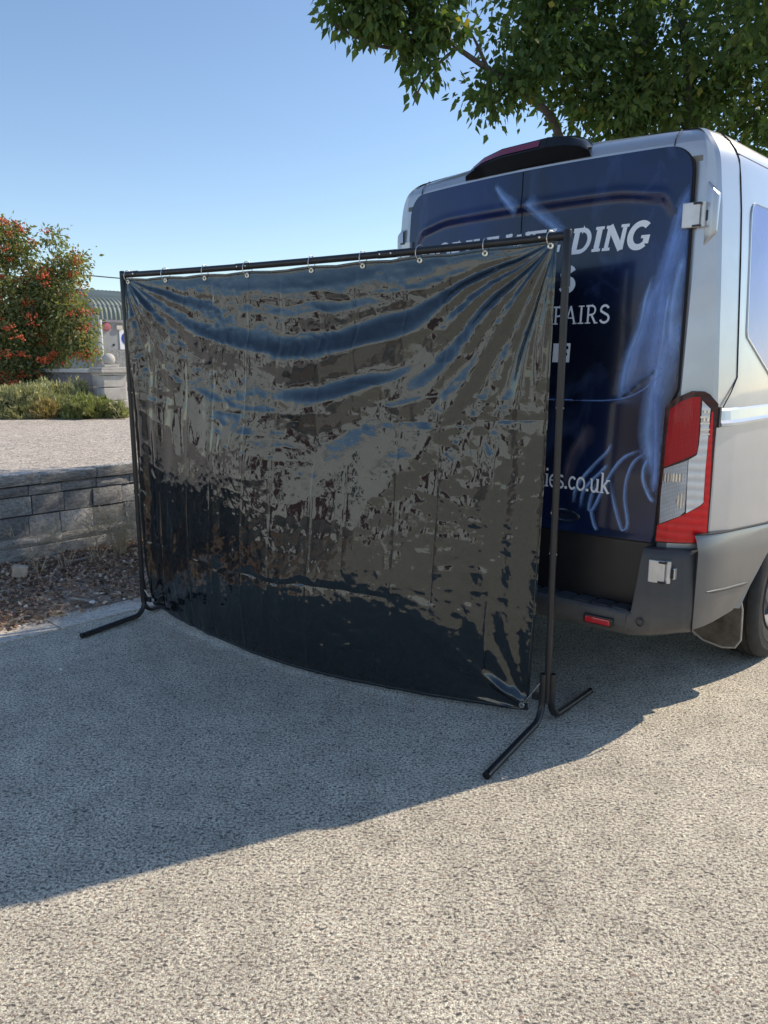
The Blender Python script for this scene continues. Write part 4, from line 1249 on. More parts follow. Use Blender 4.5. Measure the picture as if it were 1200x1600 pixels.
# seams of the rear corner panel, roof gutter and flank
for sgn in (1, -1):
    pts = []
    for z in np.linspace(1.52, 2.40, 14): pts.append((sgn * (XS(z) - 0.0015), 0.432, z))
    pts = [(sgn * (W_(1.40) - 0.010), 0.31, 1.40), (sgn * (W_(1.46) - 0.004), 0.375, 1.46)] + pts + [(sgn * (XS(2.44) - 0.001), 0.425, 2.44), (sgn * (XS(2.475) - 0.001), 0.410, 2.475), (sgn * (XS(2.505) - 0.001), 0.39, 2.505)]
    m1 = MB(); m1.tube(pts, 0.003, 6); m1.build('panel_gap', M['gap'], van)
    m1 = MB(); m1.tube([(sgn * (XS(2.425) - 0.0025), y, 2.425) for y in (0.425, 1.0, 2.0, 3.0)], 0.0042, 6); m1.build('roof_gutter', M['gap'], van)
    m1 = MB(); m1.tube([(sgn * 0.685, YR(0.685, 2.45) + q_, z) for z, q_ in ((2.452, -0.001), (2.48, 0.0085), (2.50, 0.0255), (2.515, 0.0445), (2.5255, 0.062))], 0.0022, 5); m1.build('panel_gap', M['gap'], van)
    # waist moulding on the flank
    yy = [0.285, 0.32, 0.36, 0.45, 0.8, 1.4, 2.2, 3.2]
    rws = []
    for z, o_ in ((1.395, -0.002), (1.385, 0.006), (1.345, 0.010), (1.333, 0.018), (1.322, 0.018), (1.316, -0.003)):
        rws.append([(sgn * (W_(z) + o_ - (0.022 if y < 0.3 else 0.012 if y < 0.34 else 0.004 if y < 0.4 else 0)), y, z) for y in yy])
    m1 = MB(); m1.grid(rws); mo = m1.build('side_moulding', M['silver_paint'], van); fix_normals(mo)
    m1 = MB(); m1.box((sgn * 0.942, 0.268, 1.36), (0.014, 0.018, 0.085)); m1.build('lamp_catch', M['step_plastic'], van)
    # printed flank panel
    poly = []
    def rc(cy, cz, r_, a0, a1): return [(cy + r_ * math.cos(R(a0 + (a1 - a0) * k / 6)), cz + r_ * math.sin(R(a0 + (a1 - a0) * k / 6))) for k in range(7)]
    poly += rc(0.60, 2.185, 0.065, 180, 90) + [(0.9, 2.25), (1.3, 2.25), (1.7, 2.25)] + rc(1.9, 2.185, 0.065, 90, 0) + [(1.965, 1.9), (1.965, 1.62)] + rc(1.9, 1.56, 0.065, 0, -90) + [(1.5, 1.495), (0.93, 1.495)] + rc(0.92, 1.52, 0.04, -100, -130) + rc(0.575, 1.72, 0.055, 215, 180)
    bm = bmesh.new(); bm.faces.new([bm.verts.new((sgn * 1.0, y, z)) for y, z in poly])
    bmesh.ops.triangulate(bm, faces=bm.faces)
    for _ in range(2):
        bmesh.ops.subdivide_edges(bm, edges=[e for e in bm.edges if abs(e.verts[0].co.z - e.verts[1].co.z) > 0.10], cuts=1)
        bmesh.ops.triangulate(bm, faces=[f for f in bm.faces if len(f.verts) > 3])
    for v in bm.verts: v.co.x = sgn * (W_(v.co.z) + 0.003)
    bmesh.ops.recalc_face_normals(bm, faces=bm.faces)
    ext = bmesh.ops.extrude_edge_only(bm, edges=[e for e in bm.edges if e.is_boundary])
    for g_ in ext['geom']:
        if isinstance(g_, bmesh.types.BMVert): g_.co.x -= sgn * 0.012
    me = bpy.data.meshes.new('side_window'); bm.to_mesh(me); bm.free()
    so = mesh_obj('side_window', me, M['wrap_side'], van)
    m1 = MB(); m1.tube([(sgn * (W_(z) + 0.001), y, z) for y, z in poly + [poly[0]]], 0.006, 6); m1.build('window_seal', M['silver_paint'], so)
    # front door, glass, mirror: on the far end of the van
    gl = MB(); gl.add([(sgn * (W_(z) + 0.003), y, z) for y, z in ((2.75, 1.45), (3.95, 1.45), (3.62, 2.15), (2.75, 2.2))], [(0, 1, 2, 3)]); gl.build('door_window', M['glass_dark'], van)
    mi = MB(); mi.box((sgn * 1.12, 3.9, 1.62), (0.22, 0.10, 0.36), ch=0.03); mi.build('door_mirror', M['black_plastic'], van)
ws = MB(); ws.add([(x, y + 0.006, z) for x, y, z in ((-0.75, 4.72, 1.36), (0.75, 4.72, 1.36), (0.72, 3.92, 2.24), (-0.72, 3.92, 2.24))], [(0, 1, 2, 3)]); ws.build('windscreen', M['glass_dark'], van)

# high brake light housing above the doors
hs = [(-0.355, 0.0), (-0.30, 0.024), (-0.22, 0.054), (-0.10, 0.074), (0.16, 0.080), (0.25, 0.070), (0.31, 0.042), (0.335, 0.006)]
def yb(x): return YR(x, 2.47)
low_ = [(x, yb(x) - 0.004, 2.462) for x, t_ in hs]
mid_ = [(x * 0.985, yb(x) - 0.012 - t_ * 0.75, 2.482 + t_ * 0.42) for x, t_ in hs]
up_ = [(x * 0.96, yb(x) - 0.010 - t_ * 0.50, 2.494 + t_ * 0.84) for x, t_ in hs]
top_ = [(x * 0.93, yb(x) + 0.05, 2.508 + t_ * 0.95) for x, t_ in hs]
bk_ = [(x * 0.90, yb(x) + 0.26, 2.520 + t_ * 0.35) for x, t_ in hs]
mb = MB(); mb.grid([low_, mid_, up_, top_, bk_, [(p[0], p[1] + 0.05, 2.50) for p in bk_]])
hb = mb.build('high_brake_light', M['gloss_black'], van, smooth=35); fix_normals(hb)
def lerp3(a, b, t_): return tuple(a[i] + (b[i] - a[i]) * t_ for i in range(3))
rws = []
for t_ in (0.10, 0.45, 0.85):
    row = []
    for k in range(13):
        x = -0.285 + 0.40 * k / 12
        idx = [p[0] for p in up_]; 
        def pick(row_): return (x, float(np.interp(x, [p[0] for p in row_], [p[1] for p in row_])), float(np.interp(x, [p[0] for p in row_], [p[2] for p in row_])))
        p = lerp3(pick(mid_), pick(up_), 0.22 + (t_ - 0.10) * 0.86)
        row.append((p[0], p[1] - 0.004, p[2] + 0.0005))
    rws.append(row)
m1 = MB(); m1.grid(rws); m1.build('red_lens', M['brake_lens'], hb, smooth=60)
m1 = MB(); m1.tube([(0.150, mid_[4][1] - 0.001, mid_[4][2]), (0.150, up_[4][1] - 0.001, up_[4][2])], 0.0022, 5); m1.build('cover_joint', M['gap'], hb)

# wheels
def wheel(y, sgn):
    Wm = Matrix.Rotation(R(90), 3, 'Y')
    prof_t = [(0.205, -0.085), (0.235, -0.098), (0.285, -0.106), (0.322, -0.098), (0.337, -0.086)]
    for g0 in (-0.055, -0.018, 0.018, 0.055):
        prof_t += [(0.344, g0 - 0.016), (0.345, g0 - 0.005), (0.337, g0 - 0.004), (0.337, g0 + 0.004), (0.345, g0 + 0.005)]
    prof_t += [(0.344, 0.072), (0.337, 0.086), (0.322, 0.098), (0.285, 0.106), (0.235, 0.098), (0.205, 0.085)]
    c = (sgn * 0.838, y, 0.356)
    prof_t = [(a * 1.035 if a > 0.21 else 0.19, b) for a, b in prof_t]
    w = MB(); w.lathe(prof_t, 56, Wm, c); wo = w.build('tyre', M['rubber'], van, smooth=35)
    for rr in (0.262, 0.305):
        k = MB(); k.tube([(c[0] + sgn * (0.1055 if rr < 0.29 else 0.1035), c[1] + rr * math.cos(a), c[2] + rr * math.sin(a)) for a in np.linspace(0, 2 * math.pi, 49)], 0.0016, 5, caps=False); k.build('sidewall_ring', M['flap_rubber'], wo)
    r_ = MB(); r_.lathe([(0.0, 0.055), (0.06, 0.058), (0.07, 0.045), (0.14, 0.03), (0.155, 0.055), (0.18, 0.09), (0.192, 0.093), (0.192, -0.08), (0.0, -0.08)] if sgn > 0 else [(0.0, -0.055), (0.06, -0.058), (0.07, -0.045), (0.14, -0.03), (0.165, -0.055), (0.195, -0.09), (0.208, -0.093), (0.208, 0.08), (0.0, 0.08)], 36, Wm, c)
    r_.build('rim', M['rim_steel'], wo, smooth=35)
for y in (1.33, 1.33 + FR):
    for sgn in (1, -1): wheel(y, sgn)
for sgn in (1, -1):
    pts = [(0.93, 0.47), (0.945, 0.40), (0.945, 0.24), (0.92, 0.195), (0.86, 0.18), (0.76, 0.195), (0.66, 0.26), (0.62, 0.34), (0.62, 0.47)]
    m1 = MB(); n = len(pts)
    m1.add([(sgn * x, 0.76 + 0.10 * (0.47 - z), z) for x, z in pts] + [(sgn * x, 0.775 + 0.10 * (0.47 - z), z) for x, z in pts], [tuple(range(n)), tuple(range(2 * n - 1, n - 1, -1))] + [(i, i + n, (i + 1) % n + n, (i + 1) % n) for i in range(n)])
    mf = m1.build('mud_flap', M['flap_rubber'], van); fix_normals(mf)
    k = MB(); k.tube([(sgn * x, 0.762 + 0.10 * (0.47 - z), z) for x, z in pts], 0.005, 6); k.build('flap_edge', M['flap_edge'], mf)

# ------------------------------------------------------------------ welding curtain frame
PR = Vector((0.724, 3.185, 0)); PL = Vector((-1.519, 4.650, 0))
EV = (PR - PL); CW_ = EV.length; EV.normalize()
NV = Vector((EV.y, -EV.x, 0))
if NV.y > 0: NV = -NV                      # towards the viewer
H_TOP = 2.098
UP = Vector((0, 0, 1))
frame = empty('curtain_stand', (PL + PR) / 2)
tag(frame, 'black tubular steel frame on bent tube feet holding up the black curtain', 'frame')
def inframe(o):
    o.parent = frame; o.matrix_parent_inverse = Matrix.Translation(-frame.location); return o
RB = 0.0165
sag = lambda t_: -0.012 * 4 * t_ * (1 - t_)
m1 = MB(); m1.tube([PL + EV * (CW_ * t_) + UP * (H_TOP - 0.022 + sag(t_)) for t_ in np.linspace(0.0, 1, 13)], RB, 12); inframe(m1.build('top_bar', M['black_tube'], smooth=40))
for t_ in (0.335, 0.665):
    m1 = MB(); a = PL + EV * (CW_ * (t_ - 0.0)) + UP * (H_TOP - 0.022 + sag(t_)); m1.tube([a, a + EV * 0.10], RB + 0.0016, 12); sv = inframe(m1.build('bar_sleeve', M['black_tube'], smooth=40))
    for k in (0.02, 0.08):
        m2 = MB(); m2.lathe([(0.0, 0.003), (0.004, 0.002), (0.0045, 0.0)], 10, (NV).to_track_quat('Z', 'Y').to_matrix(), a + EV * k + NV * (RB + 0.001)); b_ = m2.build('spring_button', M['steel']); b_.parent = sv
for side, P0 in (('r', PR), ('l', PL)):
    inw = -EV if side == 'r' else EV
    for (z0, z1, rr, nm) in ((0.10, 0.80, 0.0145, 'post'), (0.80, 1.42, 0.0150, 'post'), (1.42, H_TOP - 0.20, 0.0155, 'post')):
        m1 = MB(); m1.tube([P0 + UP * z0, P0 + UP * z1], rr, 14); po = inframe(m1.build(nm, M['black_tube'], smooth=40))
        m2 = MB(); m2.tube([P0 + UP * (z1 - 0.012), P0 + UP * (z1 + 0.012)], rr + 0.0022, 14); c_ = m2.build('post_collar', M['black_tube'], smooth=40); c_.parent = po
        for s_ in (-1, 1):
            m2 = MB(); m2.lathe([(0.0, 0.003), (0.004, 0.002), (0.0045, 0.0)], 10, (EV * s_).to_track_quat('Z', 'Y').to_matrix(), P0 + UP * (z1 - 0.02) + EV * s_ * (rr + 0.0005)); b_ = m2.build('spring_button', M['steel']); b_.parent = po
    # corner fitting: upright sleeve and stub for the bar
    m1 = MB(); m1.tube([P0 + UP * (H_TOP - 0.22), P0 + UP * (H_TOP - 0.005), P0 + UP * H_TOP], [0.0185, 0.0185, 0.016], 14)
    m1.tube([P0 + UP * (H_TOP - 0.022), P0 + inw * 0.13 + UP * (H_TOP - 0.022)], 0.0182, 12)
    cf = inframe(m1.build('corner_fitting', M['black_tube'], smooth=40))
    m2 = MB(); m2.lathe([(0.0, 0.003), (0.0045, 0.002), (0.005, 0.0)], 10, NV.to_track_quat('Z', 'Y').to_matrix(), P0 + inw * 0.11 + UP * (H_TOP - 0.022) + NV * 0.018); b_ = m2.build('spring_button', M['steel']); b_.parent = cf
    # two bent tube feet, their upright ends side by side in a socket
    for s_, Lf, turn in ((1, 0.56 if side == 'r' else 0.46, 0.0), (-1, 0.40, 0.0)):
        dirv = NV * s_
        if side == 'r' and s_ < 0: dirv = (-NV * 1.0 + EV * 0.12).normalized()
        base = P0 + inw * (0.018 if s_ > 0 else -0.016) + dirv * 0.010
        rt = 0.0155
        path = [base + UP * 0.235, base + UP * 0.15, base + UP * 0.105]
        for k in range(1, 8):
            a = k / 7 * R(76)
            path.append(base + dirv * (0.085 * (1 - math.cos(a))) + UP * (0.105 - 0.085 * math.sin(a)))
        path.append(base + dirv * Lf + UP * (rt + 0.001))
        m1 = MB(); m1.tube(path, rt, 12); fo = inframe(m1.build('foot', M['black_tube'], smooth=50))
        end = path[-1]; dd = (path[-1] - path[-2]).normalized()
        m2 = MB(); m2.tube([end - dd * 0.012, end + dd * 0.003], rt + 0.0014, 12); c_ = m2.build('end_cap', M['gloss_black'], smooth=40); c_.parent = fo
    m1 = MB(); m1.box(P0 + UP * 0.175, (0.040, 0.010, 0.085), Matrix.Rotation(math.atan2(EV.y, EV.x), 3, 'Z'), ch=0.003); inframe(m1.build('socket_plate', M['black_tube']))
    m1 = MB(); m1.box(P0 + inw * 0.045 + UP * 0.118, (0.05, 0.012, 0.035), Matrix.Rotation(math.atan2(EV.y, EV.x), 3, 'Z'), ch=0.003); inframe(m1.build('tie_lug', M['black_tube']))

# ------------------------------------------------------------------ the curtain
NX, NT_ = 700, 540
s = np.linspace(0, 1, NX + 1)[None, :] * np.ones((NT_ + 1, 1)); t_ = np.linspace(0, 1, NT_ + 1)[:, None] * np.ones((1, NX + 1))
RINGS = [0.011, 0.131, 0.249, 0.366, 0.525, 0.641, 0.759, 0.880, 0.990]
CH = 1.97
top_z = H_TOP - 0.063 + 0.020 * (np.abs(s - 0.45) / 0.5) ** 2
ringdip = np.min(np.stack([np.abs(s - r_) for r_ in RINGS]), axis=0)
top_z = top_z - 0.007 * np.clip(ringdip / 0.06, 0, 1) ** 1.5 * np.exp(-t_ * 8) + 0.006
bot_z = 0.085 - 0.062 * (4 * s * (1 - s)) ** 0.7 - 0.045 * s ** 5
zz = top_z * (1 - t_) + bot_z * t_
inL = 0.018 + 0.012 * t_ + 0.028 * t_ ** 4; inR = 0.040 + 0.020 * t_ + 0.026 * t_ ** 3
along = inL + s * (CW_ - inL - inR)
X = along; Zd = t_ * CH
bs = np.clip((t_ - 0.02) / 0.80, 0, 1)
w = 0.008 + 0.17 * np.sin(np.pi * s) ** 1.2 * (bs * bs * (3 - 2 * bs)) - 0.015 * np.sin(np.pi * s) * np.sin(np.pi * t_)
w = w - 0.03 * np.clip((t_ - 0.80) / 0.2, 0, 1) ** 2 * np.clip(1.15 - s, 0, 1)
# swags hung between the top corners
par = (4 * s * (1 - s))
n_lo = lattice_noise(s * 5 + 3, t_ * 4 + 1, 101)
for (depth, amp, wd_, p_, lo_, hi_) in ((0.050, 0.0045, 0.020, 0.8, 0.0, 1.0), (0.115, 0.005, 0.022, 0.85, 0.35, 0.9), (0.215, 0.024, 0.036, 0.85, 0.0, 1.0), (0.330, 0.022, 0.036, 0.9, 0.50, 1.0), (0.36, 0.0028, 0.014, 0.35, 0.1, 0.8)):
    qd = t_ - depth * par ** p_ - 0.014 * n_lo - 0.006 * lattice_noise(s * 17 + 3, t_ * 9 + 1, 102)
    env = np.clip(par * 1.4, 0, 1) ** 0.5 * np.clip((s - lo_ + 0.08) / 0.10, 0, 1) * np.clip((hi_ + 0.08 - s) / 0.10, 0, 1)
    env = env * np.clip(0.85 + 0.5 * lattice_noise(s * 9 + depth * 50, t_ * 5, 103), 0.2, 1.3)
    w = w + amp * env * np.where(qd < 0, np.exp(-(qd / (wd_ * 0.75)) ** 2), np.exp(-(qd / (wd_ * 1.5)) ** 2))
# folds fanning from the corners
def fan(sc_, tc_, k, amp, L, ph, a0=0.0, a1=1.57, seed=1):
    dx = np.abs(s - sc_) * CW_; dz = np.abs(t_ - tc_) * CH
    r_ = np.hypot(dx, dz) + 1e-4; th = np.arctan2(dz, dx)
    th2 = th + 0.06 * lattice_noise(r_ * 3, th * 2 + 3, seed)
    ang = np.sin(k * th2 + ph + 1.2 * np.sin(3 * th2)) + 0.5 * np.sin(2.3 * k * th2 + 2 * ph)
    env = (1 - np.exp(-r_ / 0.25)) * np.exp(-r_ / L) * np.exp(-np.clip(a0 - th, 0, 9) / 0.08) * np.exp(-np.clip(th - a1, 0, 9) / 0.08)
    return amp * ang * env
w = w + fan(1.0, 0.0, 15, 0.021, 0.85, 0.6, 0.15, 1.5, 5) + fan(0.0, 0.0, 13, 0.014, 0.55, 2.0, 0.2, 1.5, 6) + fan(1.0, 1.0, 9, 0.014, 0.35, 1.0, 0.1, 1.4, 7) + fan(0.0, 1.0, 9, 0.012, 0.30, 0.2, 0.1, 1.4, 8)
# gathered upright folds near both edges
nv = lattice_noise(s * 9, t_ * 2.5, 31)
w = w + 0.011 * np.sin(2 * np.pi * (s * 15 + 0.25 * nv)) * np.exp(-s / 0.10) * np.clip(t_ * 3, 0.1, 1) * np.clip((1.05 - t_) * 6, 0.2, 1)
w = w + 0.009 * np.sin(2 * np.pi * (s * 17 + 0.3 * nv)) * np.exp(-(1 - s) / 0.09) * np.clip(t_ * 3, 0.1, 1) * np.clip((1.02 - t_) * 3, 0.1, 1)
# general crumple, finer and flatter towards the top
def rid(n): return 1 - np.abs(n) * 2
wx = X + 0.05 * lattice_noise(X * 3, Zd * 3, 61); wz = Zd + 0.05 * lattice_noise(X * 3 + 9, Zd * 3 + 4, 62)
w = w + 0.0072 * lattice_noise(wx * 2.2 + 5, wz * 1.8 + 2, 71) * np.clip(t_ * 3, 0.3, 1)
w = w + 0.0034 * lattice_noise(wx * 5.5, wz * 4.2, 72)
w = w + 0.0017 * rid(lattice_noise(wx * 9 + 1, wz * 12 + 3, 73)) * (0.5 + 0.5 * lattice_noise(X * 1.7 + 4, Zd * 2 + 8, 79))
w = w + 0.0014 * rid(lattice_noise(wx * 22 + 1, wz * 16 + 3, 74)) * np.clip(0.25 + lattice_noise(X * 2.2 + 7, Zd * 2.4 + 1, 80), 0, 1)
w = w + 0.0035 * lattice_noise(wx * 3.0, wz * 13, 75) * np.exp(-t_ / 0.10)
cr = np.clip(0.50 + 1.1 * lattice_noise(X * 2.6 + 3, Zd * 2.6 + 6, 81), 0.22, 1.25)
w = w + cr * (0.0013 * lattice_noise(wx * 30, wz * 24, 82) + 0.00055 * lattice_noise(wx * 60, wz * 50, 83))
w = w + 0.0016 * np.exp(-t_ / 0.14) * lattice_noise(wx * 16, wz * 34, 84)
low_l = np.clip((t_ - 0.30) * 2.5, 0, 1) * np.clip((0.66 - s) * 3, 0, 1)
w = w + 0.0046 * lattice_noise(wx * 13, wz * 2.4, 76) * low_l
w = w + 0.0016 * lattice_noise(wx * 26, wz * 7.0, 77) * low_l
# packing creases: upright every 0.24 m, two level ones
for k in range(1, 11):
    c = k / 11 + 0.006 * (-1) ** k
    dx = (s - c - 0.003 * lattice_noise(t_ * 6, t_ * 0 + k, 90 + k)) * CW_
    amp = 0.0046 * np.clip(0.75 + 0.7 * lattice_noise(t_ * 7, t_ * 0 + k * 3.1, 110 + k), 0.1, 1.3)
    w = w + (-1) ** k * amp * np.exp(-np.abs(dx) / 0.009)
for k, c in enumerate((0.345, 0.765)):
    dz = (t_ - c - 0.022 * np.sin(2.5 * s + k) - 0.008 * lattice_noise(s * 13, s * 0 + k, 95 + k)) * CH
    amp = 0.0026 * np.clip(0.5 + 1.1 * lattice_noise(s * 12, s * 0 + 2.2, 130 + k), 0.0, 1.3)
    w = w - amp * (1.0 if k == 0 else 1.9) * np.exp(-np.abs(dz) / 0.014)
    w = w + (0.0012 + 0.0013 * k) * lattice_noise(wx * 24 + k, wz * 30, 140 + k) * np.exp(-(dz / 0.055) ** 2)
# hems
hem = np.exp(-((1 - t_) * CH / 0.012) ** 2)
w = w + 0.002 * hem
w = w * np.clip(t_ * 14, 0.15, 1)
# the tie at the lower right corner pulls one stiff diagonal pleat
dx = (1 - s) * CW_; dz = (1 - t_) * CH
pl_d = (dz - 0.03 - 0.50 * np.clip(dx, 0, 0.3)); w = w + 0.022 * np.exp(-(pl_d / 0.022) ** 2) * np.exp(-((dx - 0.09) / 0.10) ** 2)
pts = np.array(PL)[None, None, :] + along[..., None] * np.array(EV) + w[..., None] * np.array(NV) + zz[..., None] * np.array([0, 0, 1])
idx = np.arange((NT_ + 1) * (NX + 1)).reshape(NT_ + 1, NX + 1)
F = np.stack([idx[:-1, :-1], idx[1:, :-1], idx[1:, 1:], idx[:-1, 1:]], axis=-1).reshape(-1, 4)
cur = empty('welding_curtain', (PL + PR) / 2 + UP * 0.05)
tag(cur, 'large creased glossy black plastic curtain hanging from the frame by rings', 'curtain')
def incur(o):
    o.parent = cur; o.matrix_parent_inverse = Matrix.Translation(-cur.location); return o
sheet_o = incur(idx_mesh('curtain_sheet', pts.reshape(-1, 3), F, M['pvc'], smooth=True))
def curt(sv, tv):
    i = int(round(tv * NT_)); k = int(round(sv * NX)); return Vector(pts[i, k])
# hem stitched along the edges
for path in ([curt(a, 0.006) for a in np.linspace(0.002, 0.998, 90)], [curt(a, 0.994) for a in np.linspace(0.002, 0.998, 90)], [curt(0.004, a) for a in np.linspace(0.01, 0.99, 70)], [curt(0.996, a) for a in np.linspace(0.01, 0.99, 70)]):
    m1 = MB(); m1.tube([p + NV * 0.0005 for p in path], 0.0028, 6); incur(m1.build('hem', M['pvc'], smooth=80))
ordn = ['first', 'second', 'third', 'fourth', 'fifth', 'sixth', 'seventh', 'eighth', 'ninth']
tilt = NV.to_track_quat('Z', 'Y').to_matrix()
for k, r_ in enumerate(RINGS):
    p = curt(r_, 0.012) + NV * 0.003
    m1 = MB(); m1.lathe([(0.0055, 0.0), (0.0062, 0.003), (0.0105, 0.0035), (0.0135, 0.0015), (0.014, -0.001)], 18, tilt, p); incur(m1.build('eyelet', M['brass'], smooth=40))
    t0 = (p - PL).dot(EV) / CW_
    c = PL + EV * (CW_ * t0) + UP * (H_TOP - 0.022 + sag(t0))
    a = p.z - c.z
    top = RB + 0.006
    cy = (top + a) / 2; ry = (top - a) / 2 + 0.001
    rx = 0.027
    rg = MB(); lean = random.uniform(-0.35, 0.35)
    path = [c + UP * (cy + ry * math.sin(b_)) + NV * (rx * math.cos(b_) * (1 if math.cos(b_) > 0 else 1.0) + 0.002) + EV * (lean * rx * math.cos(b_)) for b_ in np.linspace(0, 2 * math.pi, 29)]
    rg.tube(path, 0.0021, 6, caps=False)
    ro = rg.build('curtain_ring', M['steel'], smooth=80)
    tag(ro, '%s thin steel curtain ring from the left end of the top bar' % ordn[k], 'ring', 'curtain rings on the top bar')
for sv in (0.004, 0.990):
    p = curt(sv, 0.985) + NV * 0.006
    m1 = MB(); m1.lathe([(0.0055, 0.0), (0.0062, 0.003), (0.0115, 0.0035), (0.0135, 0.0015), (0.014, -0.001)], 18, tilt, p); incur(m1.build('eyelet', M['steel'], smooth=40))
    P0 = PR if sv > 0.5 else PL
    m1 = MB(); q = P0 + UP * (0.20) + NV * 0.02 - EV * (0.02 if sv > 0.5 else -0.02); m1.tube([p + NV * 0.003, p.lerp(q, 0.5) + NV * 0.004, q], 0.0022, 6); incur(m1.build('tie', M['steel'], smooth=60))

# ------------------------------------------------------------------ the big tree beside the van
tree = empty('broadleaf_tree', (2.22, 8.3, 0))
tag(tree, 'large dark green broadleaf tree spreading over the van roof', 'tree')
T0 = Vector((2.22, 8.3, 0))
def intree(o):
    o.parent = tree; o.matrix_parent_inverse = Matrix.Translation(-tree.location); return o
def limb(pts, r0, r1, n=8, name='limb'):
    sp = []
    P_ = [Vector(p) for p in pts]; m_ = len(P_) - 1; K = 6 * m_
    for k in range(K + 1):
        u = k / K * m_; i = min(int(u), m_ - 1); f = u - i
        p0 = P_[max(i - 1, 0)]; p1 = P_[i]; p2 = P_[i + 1]; p3 = P_[min(i + 2, m_)]
        sp.append(0.5 * ((2 * p1) + (p2 - p0) * f + (2 * p0 - 5 * p1 + 4 * p2 - p3) * f * f + (3 * p1 - p0 - 3 * p2 + p3) * f ** 3))
    mb = MB(); mb.tube(sp, [r0 + (r1 - r0) * k / K for k in range(K + 1)], n)
    return intree(mb.build(name, M['bark'], smooth=80))
fork = T0 + Vector((0.05, -0.05, 2.35))
limb([T0, T0 + Vector((0.03, 0, 1.2)), fork], 0.22, 0.16, 12, 'trunk')
limb([fork, at(875, 215, 7.7), at(825, 150, 7.3), at(762, 108, 6.9), at(715, 75, 6.6), at(675, 45, 6.4), at(600, 30, 6.2)], 0.042, 0.006)
limb([at(825, 150, 7.3), at(800, 142, 7.1), at(765, 150, 7.0)], 0.018, 0.006, 6)
limb([at(762, 108, 6.9), at(748, 75, 6.85), at(733, 45, 6.8)], 0.020, 0.006, 6)
limb([at(715, 75, 6.6), at(690, 95, 6.5), at(660, 130, 6.4), at(645, 165, 6.35)], 0.016, 0.004, 6)
limb([at(680, 48, 6.4), at(620, 75, 6.3), at(560, 60, 6.25), at(520, 35, 6.2)], 0.018, 0.005, 6)
limb([fork, at(1000, 120, 8.3), at(1010, -60, 8.4), at(980, -300, 8.4)], 0.14, 0.05)
limb([fork, at(1065, 250, 8.1), at(1072, 180, 8.0), at(1073, 100, 8.0), at(1062, -40, 8.1), at(1080, -250, 8.2)], 0.055, 0.03)
limb([fork, at(1090, 180, 8.6), at(1180, 60, 8.8), at(1290, -60, 9.0)], 0.11, 0.04)
limb([at(1010, -60, 8.4), at(930, -130, 7.9), at(840, -180, 7.4)], 0.05, 0.015)
limb([at(1000, 120, 8.3), at(920, 60, 7.8), at(850, 10, 7.4)], 0.04, 0.012)
limb([at(1180, 60, 8.8), at(1260, 90, 8.2), at(1330, 60, 7.8)], 0.04, 0.012)
B_ = []
SH = [16, -34]
def bl(px, py, D, rx, ry, rz, k): B_.append((tuple(at(px + SH[0], py + SH[1], D)), (rx, ry, rz), k))
# left spray
bl(600, 25, 6.25, 0.42, 0.35, 0.24, 50); bl(560, 60, 6.25, 0.24, 0.3, 0.14, 18); bl(655, -8, 6.4, 0.24, 0.4, 0.20, 30); bl(650, 80, 6.3, 0.28, 0.25, 0.16, 24); bl(628, 112, 6.3, 0.14, 0.2, 0.10, 10); bl(647, 150, 6.3, 0.07, 0.12, 0.11, 6)
bl(530, 15, 6.2, 0.16, 0.2, 0.10, 8); bl(515, 40, 6.2, 0.06, 0.1, 0.05, 3); bl(610, -80, 6.4, 0.7, 0.5, 0.35, 60)
NLEFT = len(B_); SH[:] = [0, 0]
# main crown
bl(775, 152, 7.0, 0.20, 0.25, 0.08, 13); bl(800, 120, 7.1, 0.22, 0.25, 0.16, 22); bl(835, 60, 7.2, 0.36, 0.4, 0.42, 62); bl(842, 0, 7.2, 0.18, 0.3, 0.20, 16)
bl(900, 110, 7.5, 0.50, 0.6, 0.42, 85); bl(920, 30, 7.6, 0.60, 0.7, 0.5, 110); bl(970, 150, 7.7, 0.50, 0.6, 0.30, 75); bl(1040, 90, 7.9, 0.62, 0.8, 0.55, 120); bl(1030, 180, 7.8, 0.5, 0.6, 0.28, 60)
bl(1130, 60, 8.1, 0.66, 0.8, 0.6, 120); bl(1130, 180, 8.2, 0.62, 0.7, 0.4, 85); bl(1220, 120, 8.4, 0.7, 0.8, 0.7, 115); bl(1220, 230, 8.6, 0.6, 0.6, 0.4, 50)
bl(1320, 60, 8.4, 0.9, 0.8, 0.8, 110); bl(1000, -120, 8.0, 1.0, 0.9, 0.8, 150); bl(1180, -120, 8.3, 1.0, 0.9, 0.8, 150); bl(850, -120, 7.5, 0.8, 0.7, 0.7, 110); bl(690, -190, 7.0, 0.5, 0.6, 0.28, 40)
for c_, r_, k_ in (((4.05, 7.25, 5.0), (0.9, 0.7, 0.55), 120), ((4.9, 7.7, 5.8), (0.9, 0.7, 0.6), 120), ((3.2, 6.85, 4.25), (0.55, 0.45, 0.35), 60)): B_.append((c_, r_, k_))  # extra crown clumps, mostly out of frame, added to shade the ground
bl(1350, -100, 8.6, 1.0, 0.9, 0.9, 110);
P1, A1, C1 = cluster_points([(c_, r_, max(3, int(k_ * 0.62))) for c_, r_, k_ in B_[:NLEFT]], 38, 0.068, 50)
P2, A2, C2 = cluster_points([(c_, r_, max(3, int(k_ * 0.47))) for c_, r_, k_ in B_[NLEFT:]], 40, 0.095, 51)
Pp, Ax, Cc = np.concatenate([P1, P2]), np.concatenate([A1, A2]), np.concatenate([C1, C2])
V, F = leaves(Pp, Ax, 0.072, 0.30, 52, 0.15)
intree(idx_mesh('crown', V, F, M['tree_leaf']))
